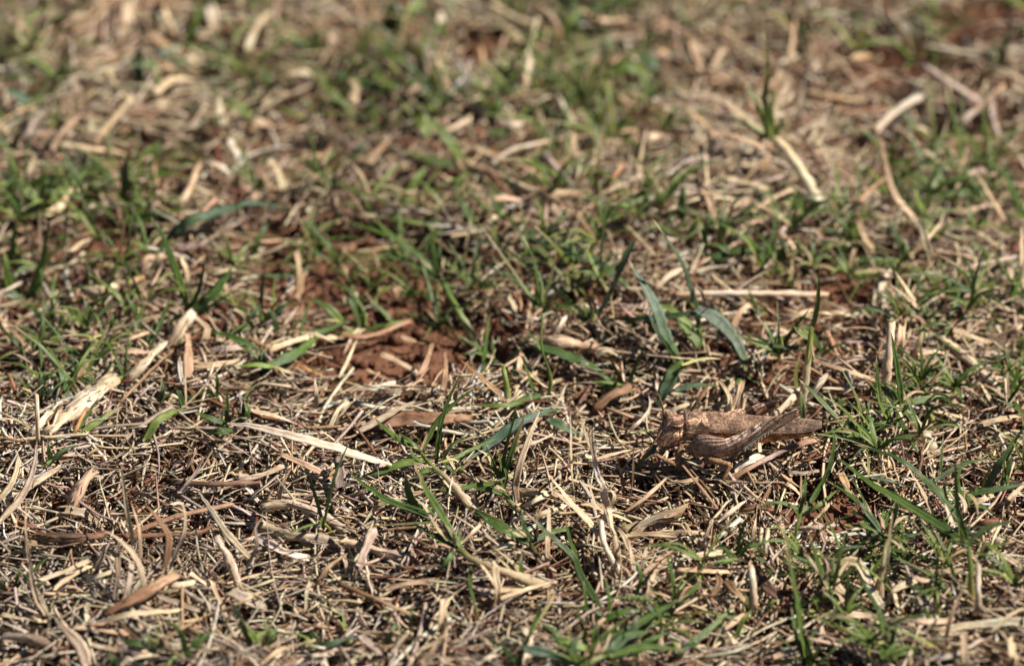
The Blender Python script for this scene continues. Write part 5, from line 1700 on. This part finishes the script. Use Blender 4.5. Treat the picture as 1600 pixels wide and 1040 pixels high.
upper = (Vv[:, 2] - zmean) / np.maximum(zmax - zmean, 1e-6)
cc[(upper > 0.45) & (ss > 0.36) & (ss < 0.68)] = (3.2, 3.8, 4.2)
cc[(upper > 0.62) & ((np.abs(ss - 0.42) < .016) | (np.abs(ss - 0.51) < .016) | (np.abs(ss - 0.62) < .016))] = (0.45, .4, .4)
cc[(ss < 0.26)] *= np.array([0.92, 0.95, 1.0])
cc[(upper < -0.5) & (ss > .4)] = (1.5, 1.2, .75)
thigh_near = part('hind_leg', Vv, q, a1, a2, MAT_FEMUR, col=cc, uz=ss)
shin = limb('shin', [gp(1142, 262, 3.7), gp(1060, 320, 4.3), gp(940, 398, 4.7), gp(800, 495, 4.9)], [0.5, 0.42, 0.36, 0.34], MAT_LIMB, thigh_near, col=[(0, (.5, .45, .45)), (.4, (.7, .8, .9)), (.7, (1.1, 1.7, 2.6)), (1, (1.0, 1.6, 2.4))], k=10)
limb('foot', [gp(800, 495, 4.9), gp(768, 520, 5.0), gp(740, 545, 5.0)], [0.3, 0.26, 0.14], MAT_LIMB, thigh_near, k=8, n=10)
for k_ in range(9):
    f_ = k_ / 9
    x_, y_ = 985 - 185 * f_, 370 + 128 * f_
    limb('spine', [gp(x_, y_, 5.0), gp(x_ - 2, y_ + 10, 5.4), gp(x_ - 8, y_ + 18, 5.8)], [0.11, 0.07, 0.02], MAT_LIMB, thigh_near, k=6, n=5)
# far hind leg: only the banded end of the thigh and the knee show over the back
Vv, q, a1, a2, aa, ss, cc = thigh('hind_thigh', [(560, 400), (660, 330), (760, 285), (850, 255), (930, 222), (985, 203), (1022, 198)], [30, 56, 46, 36, 26, 24, 16], [-2.6, -3.0, -3.2, -3.2, -3.0, -3.0, -3.0])
cc[:] = (3.0, 3.2, 3.3)
cc[(ss > 0.60) & (ss < 0.70)] = (.22, .2, .2)
cc[ss > 0.86] = (.2, .18, .18)
far_leg = part('hind_leg', Vv, q, a1, a2, MAT_FEMUR, col=cc, uz=ss)
limb('shin', [gp(1018, 205, -3.1), gp(960, 240, -3.6), gp(860, 300, -4.2), gp(760, 380, -4.6)], [0.42, 0.38, 0.34, 0.3], MAT_LIMB, far_leg, k=8)
# middle and front legs of the near side, and their hidden partners
def small_leg(name, pts, rad):
    o_ = limb(name, pts[0:3], rad[0:3], MAT_LIMB, col=[(0, (.8, .8, .85)), (1, (1.15, 1.1, 1.0))], k=10)
    limb('shin', pts[2:5], rad[2:5], MAT_LIMB, o_, k=8)
    limb('foot', pts[4:7], rad[4:7], MAT_LIMB, o_, k=8, n=10)
small_leg('middle_leg', [gp(500, 440, 2.0), gp(600, 545, 4.6), gp(722, 584, 6.4), gp(692, 650, 7.2), gp(652, 722, 7.8), gp(668, 750, 8.2), gp(700, 792, 8.8)], [0.55, 0.62, 0.5, 0.36, 0.3, 0.26, 0.16])
small_leg('front_leg', [gp(420, 455, 2.0), gp(402, 520, 3.2), gp(384, 584, 4.0), gp(320, 555, 4.2), gp(262, 520, 4.0), gp(230, 532, 4.0), gp(186, 558, 4.2)], [0.5, 0.52, 0.42, 0.32, 0.28, 0.24, 0.14])
small_leg('middle_leg', [gp(520, 440, -1.8), gp(600, 400, -4.2), gp(690, 372, -6.0), gp(680, 420, -6.6), gp(660, 470, -7.0), gp(650, 478, -7.2), gp(630, 486, -7.4)], [0.5, 0.55, 0.45, 0.34, 0.3, 0.26, 0.15])
small_leg('front_leg', [gp(420, 450, -1.6), gp(390, 430, -3.4), gp(350, 410, -4.6), gp(310, 430, -5.0), gp(280, 450, -5.2), gp(270, 458, -5.2), gp(250, 466, -5.2)], [0.45, 0.48, 0.4, 0.32, 0.28, 0.24, 0.14])
# feelers
for pts_ in ([gp(312, 352, 1.0), gp(262, 420, 2.0), gp(212, 490, 2.6), gp(158, 560, 2.9)], [gp(312, 318, -0.8), gp(305, 240, -1.2), gp(280, 160, -1.6), gp(250, 98, -2.0)]):
    limb('antenna', pts_, [0.26, 0.20, 0.20, 0.10], MAT_LIMB, col=[(0, (.8, .75, .7)), (1, (.45, .45, .5))], k=8, n=30)
# mouth feelers and jaw
for x_, y_, l_ in ((330, 470, 1.4), (352, 476, 1.7)):
    limb('palp', [gp(x_, y_, l_), gp(x_ - 4, y_ + 14, l_ + .4), gp(x_ - 14, y_ + 24, l_ + .5)], [0.26, 0.22, 0.14], MAT_LIMB, k=8, n=8)

# ------------------------------------------------------------------ small green tufts through the rest of the turf
GREEN = np.array([[1.0, 1.0, .55, .7, .4, .75, .4, .35], [.75, .40, .30, .28, .30, .35, .42, .42], [.46, .28, .20, .24, .28, .28, .34, .50], [.08, .04, .03, .05, .05, .05, .22, .36], [.05, .06, .04, .04, .14, .16, .26, .30]])
KEEP_CLEAR = [(1000, 600, 1340, 860), (350, 640, 620, 740), (530, 520, 740, 690), (1060, 120, 1320, 345), (930, 235, 1080, 315), (235, 250, 375, 330), (250, 300, 470, 390), (1430, 90, 1570, 200), (980, 400, 1190, 640), (780, 480, 980, 640), (130, 430, 240, 470), (1070, 440, 1320, 480), (560, 690, 960, 1000)]
NT = 260
made, tries, spots = 0, 0, []
while made < NT and tries < 40000:
    tries += 1
    x, y = rng.uniform(-0.14, 0.14), rng.uniform(-0.11, 0.19)
    px, py, _ = project(x, y, float(surface(x, y)))
    if not (-10 < px < 1610 and -5 < py < 1045): continue
    g = GREEN[int(np.clip(py / 208, 0, 4)), int(np.clip(px / 200, 0, 7))]
    if rng.uniform() > g * np.clip(0.6 + 0.9 * lattice_noise(x, y, 22, 31) + .5 * lattice_noise(x, y, 9, 32), 0, 1.3): continue
    if any(a < px < c and b < py < d for a, b, c, d in KEEP_CLEAR): continue
    if any((x - sx) ** 2 + (y - sy) ** 2 < (3.2 * MM) ** 2 for sx, sy in spots): continue
    spots.append((x, y))
    r = np.random.default_rng(9000 + made)
    z = float(surface(x, y)) - 0.8 * MM
    root = empty('grass_tuft', (x, y, z))
    root['category'] = 'grass tuft'; root['group'] = GROUP['grass_tuft']
    nl = int(r.integers(5, 12))
    lean, base_yaw = r.uniform(0, 2 * math.pi), r.uniform(0, 2 * math.pi)
    sz = r.uniform(0.7, 1.25) * (1.2 if py < 330 else 1.0)
    top = np.array([x, y, z])
    if r.uniform() < 0.6:
        h = r.uniform(2, 5) * MM
        top = top + np.array([math.cos(lean) * 0.5, math.sin(lean) * 0.5, 0.8]) * h
        link('stem', blade_mesh('stem', [np.array([x, y, z]), (np.array([x, y, z]) + top) / 2, top], r.uniform(0.9, 1.5) * MM, str(r.choice(['cL', 'pL', 'yL', 'wcL'])), 't', r, None, 0.6), MAT_LEAF, root)
    for k in range(nl):
        yaw = base_yaw + 2 * math.pi * k / nl + r.normal(0, .5)
        el = r.uniform(0.25, 1.25)
        L = r.uniform(4.5, 14) * sz * MM
        d0 = np.array([math.cos(yaw) * math.cos(el), math.sin(yaw) * math.cos(el), math.sin(el)])
        el2 = el - r.uniform(0.1, 0.9)
        d1 = np.array([math.cos(yaw) * math.cos(el2), math.sin(yaw) * math.cos(el2), math.sin(el2)])
        c = str(r.choice(['G', 'LG', 'DG', 'L', 'yLG', 'LGp', 'LGt', 'BG', 'yLp', 'p', 't'], p=[.15, .17, .14, .08, .1, .08, .08, .04, .06, .06, .04]))
        link('leaf', blade_mesh('leaf', [top, top + d0 * L * .5, top + d0 * L * .5 + d1 * L * .5], r.uniform(0.36, 0.82) * (1.12 if py < 330 else 1.0) * MM, c, 'l', r, 9), MAT_LEAF, root)
    tall = 'upright' if el > .8 else 'spreading'
    many = {4: 'four', 5: 'five', 6: 'six', 7: 'seven', 8: 'eight', 9: 'nine', 10: 'ten', 11: 'many'}[nl]
    NAMED.append((root, f'{many}-bladed grass tuft {where(px, py)}', px, py))
    made += 1

finish_labels()
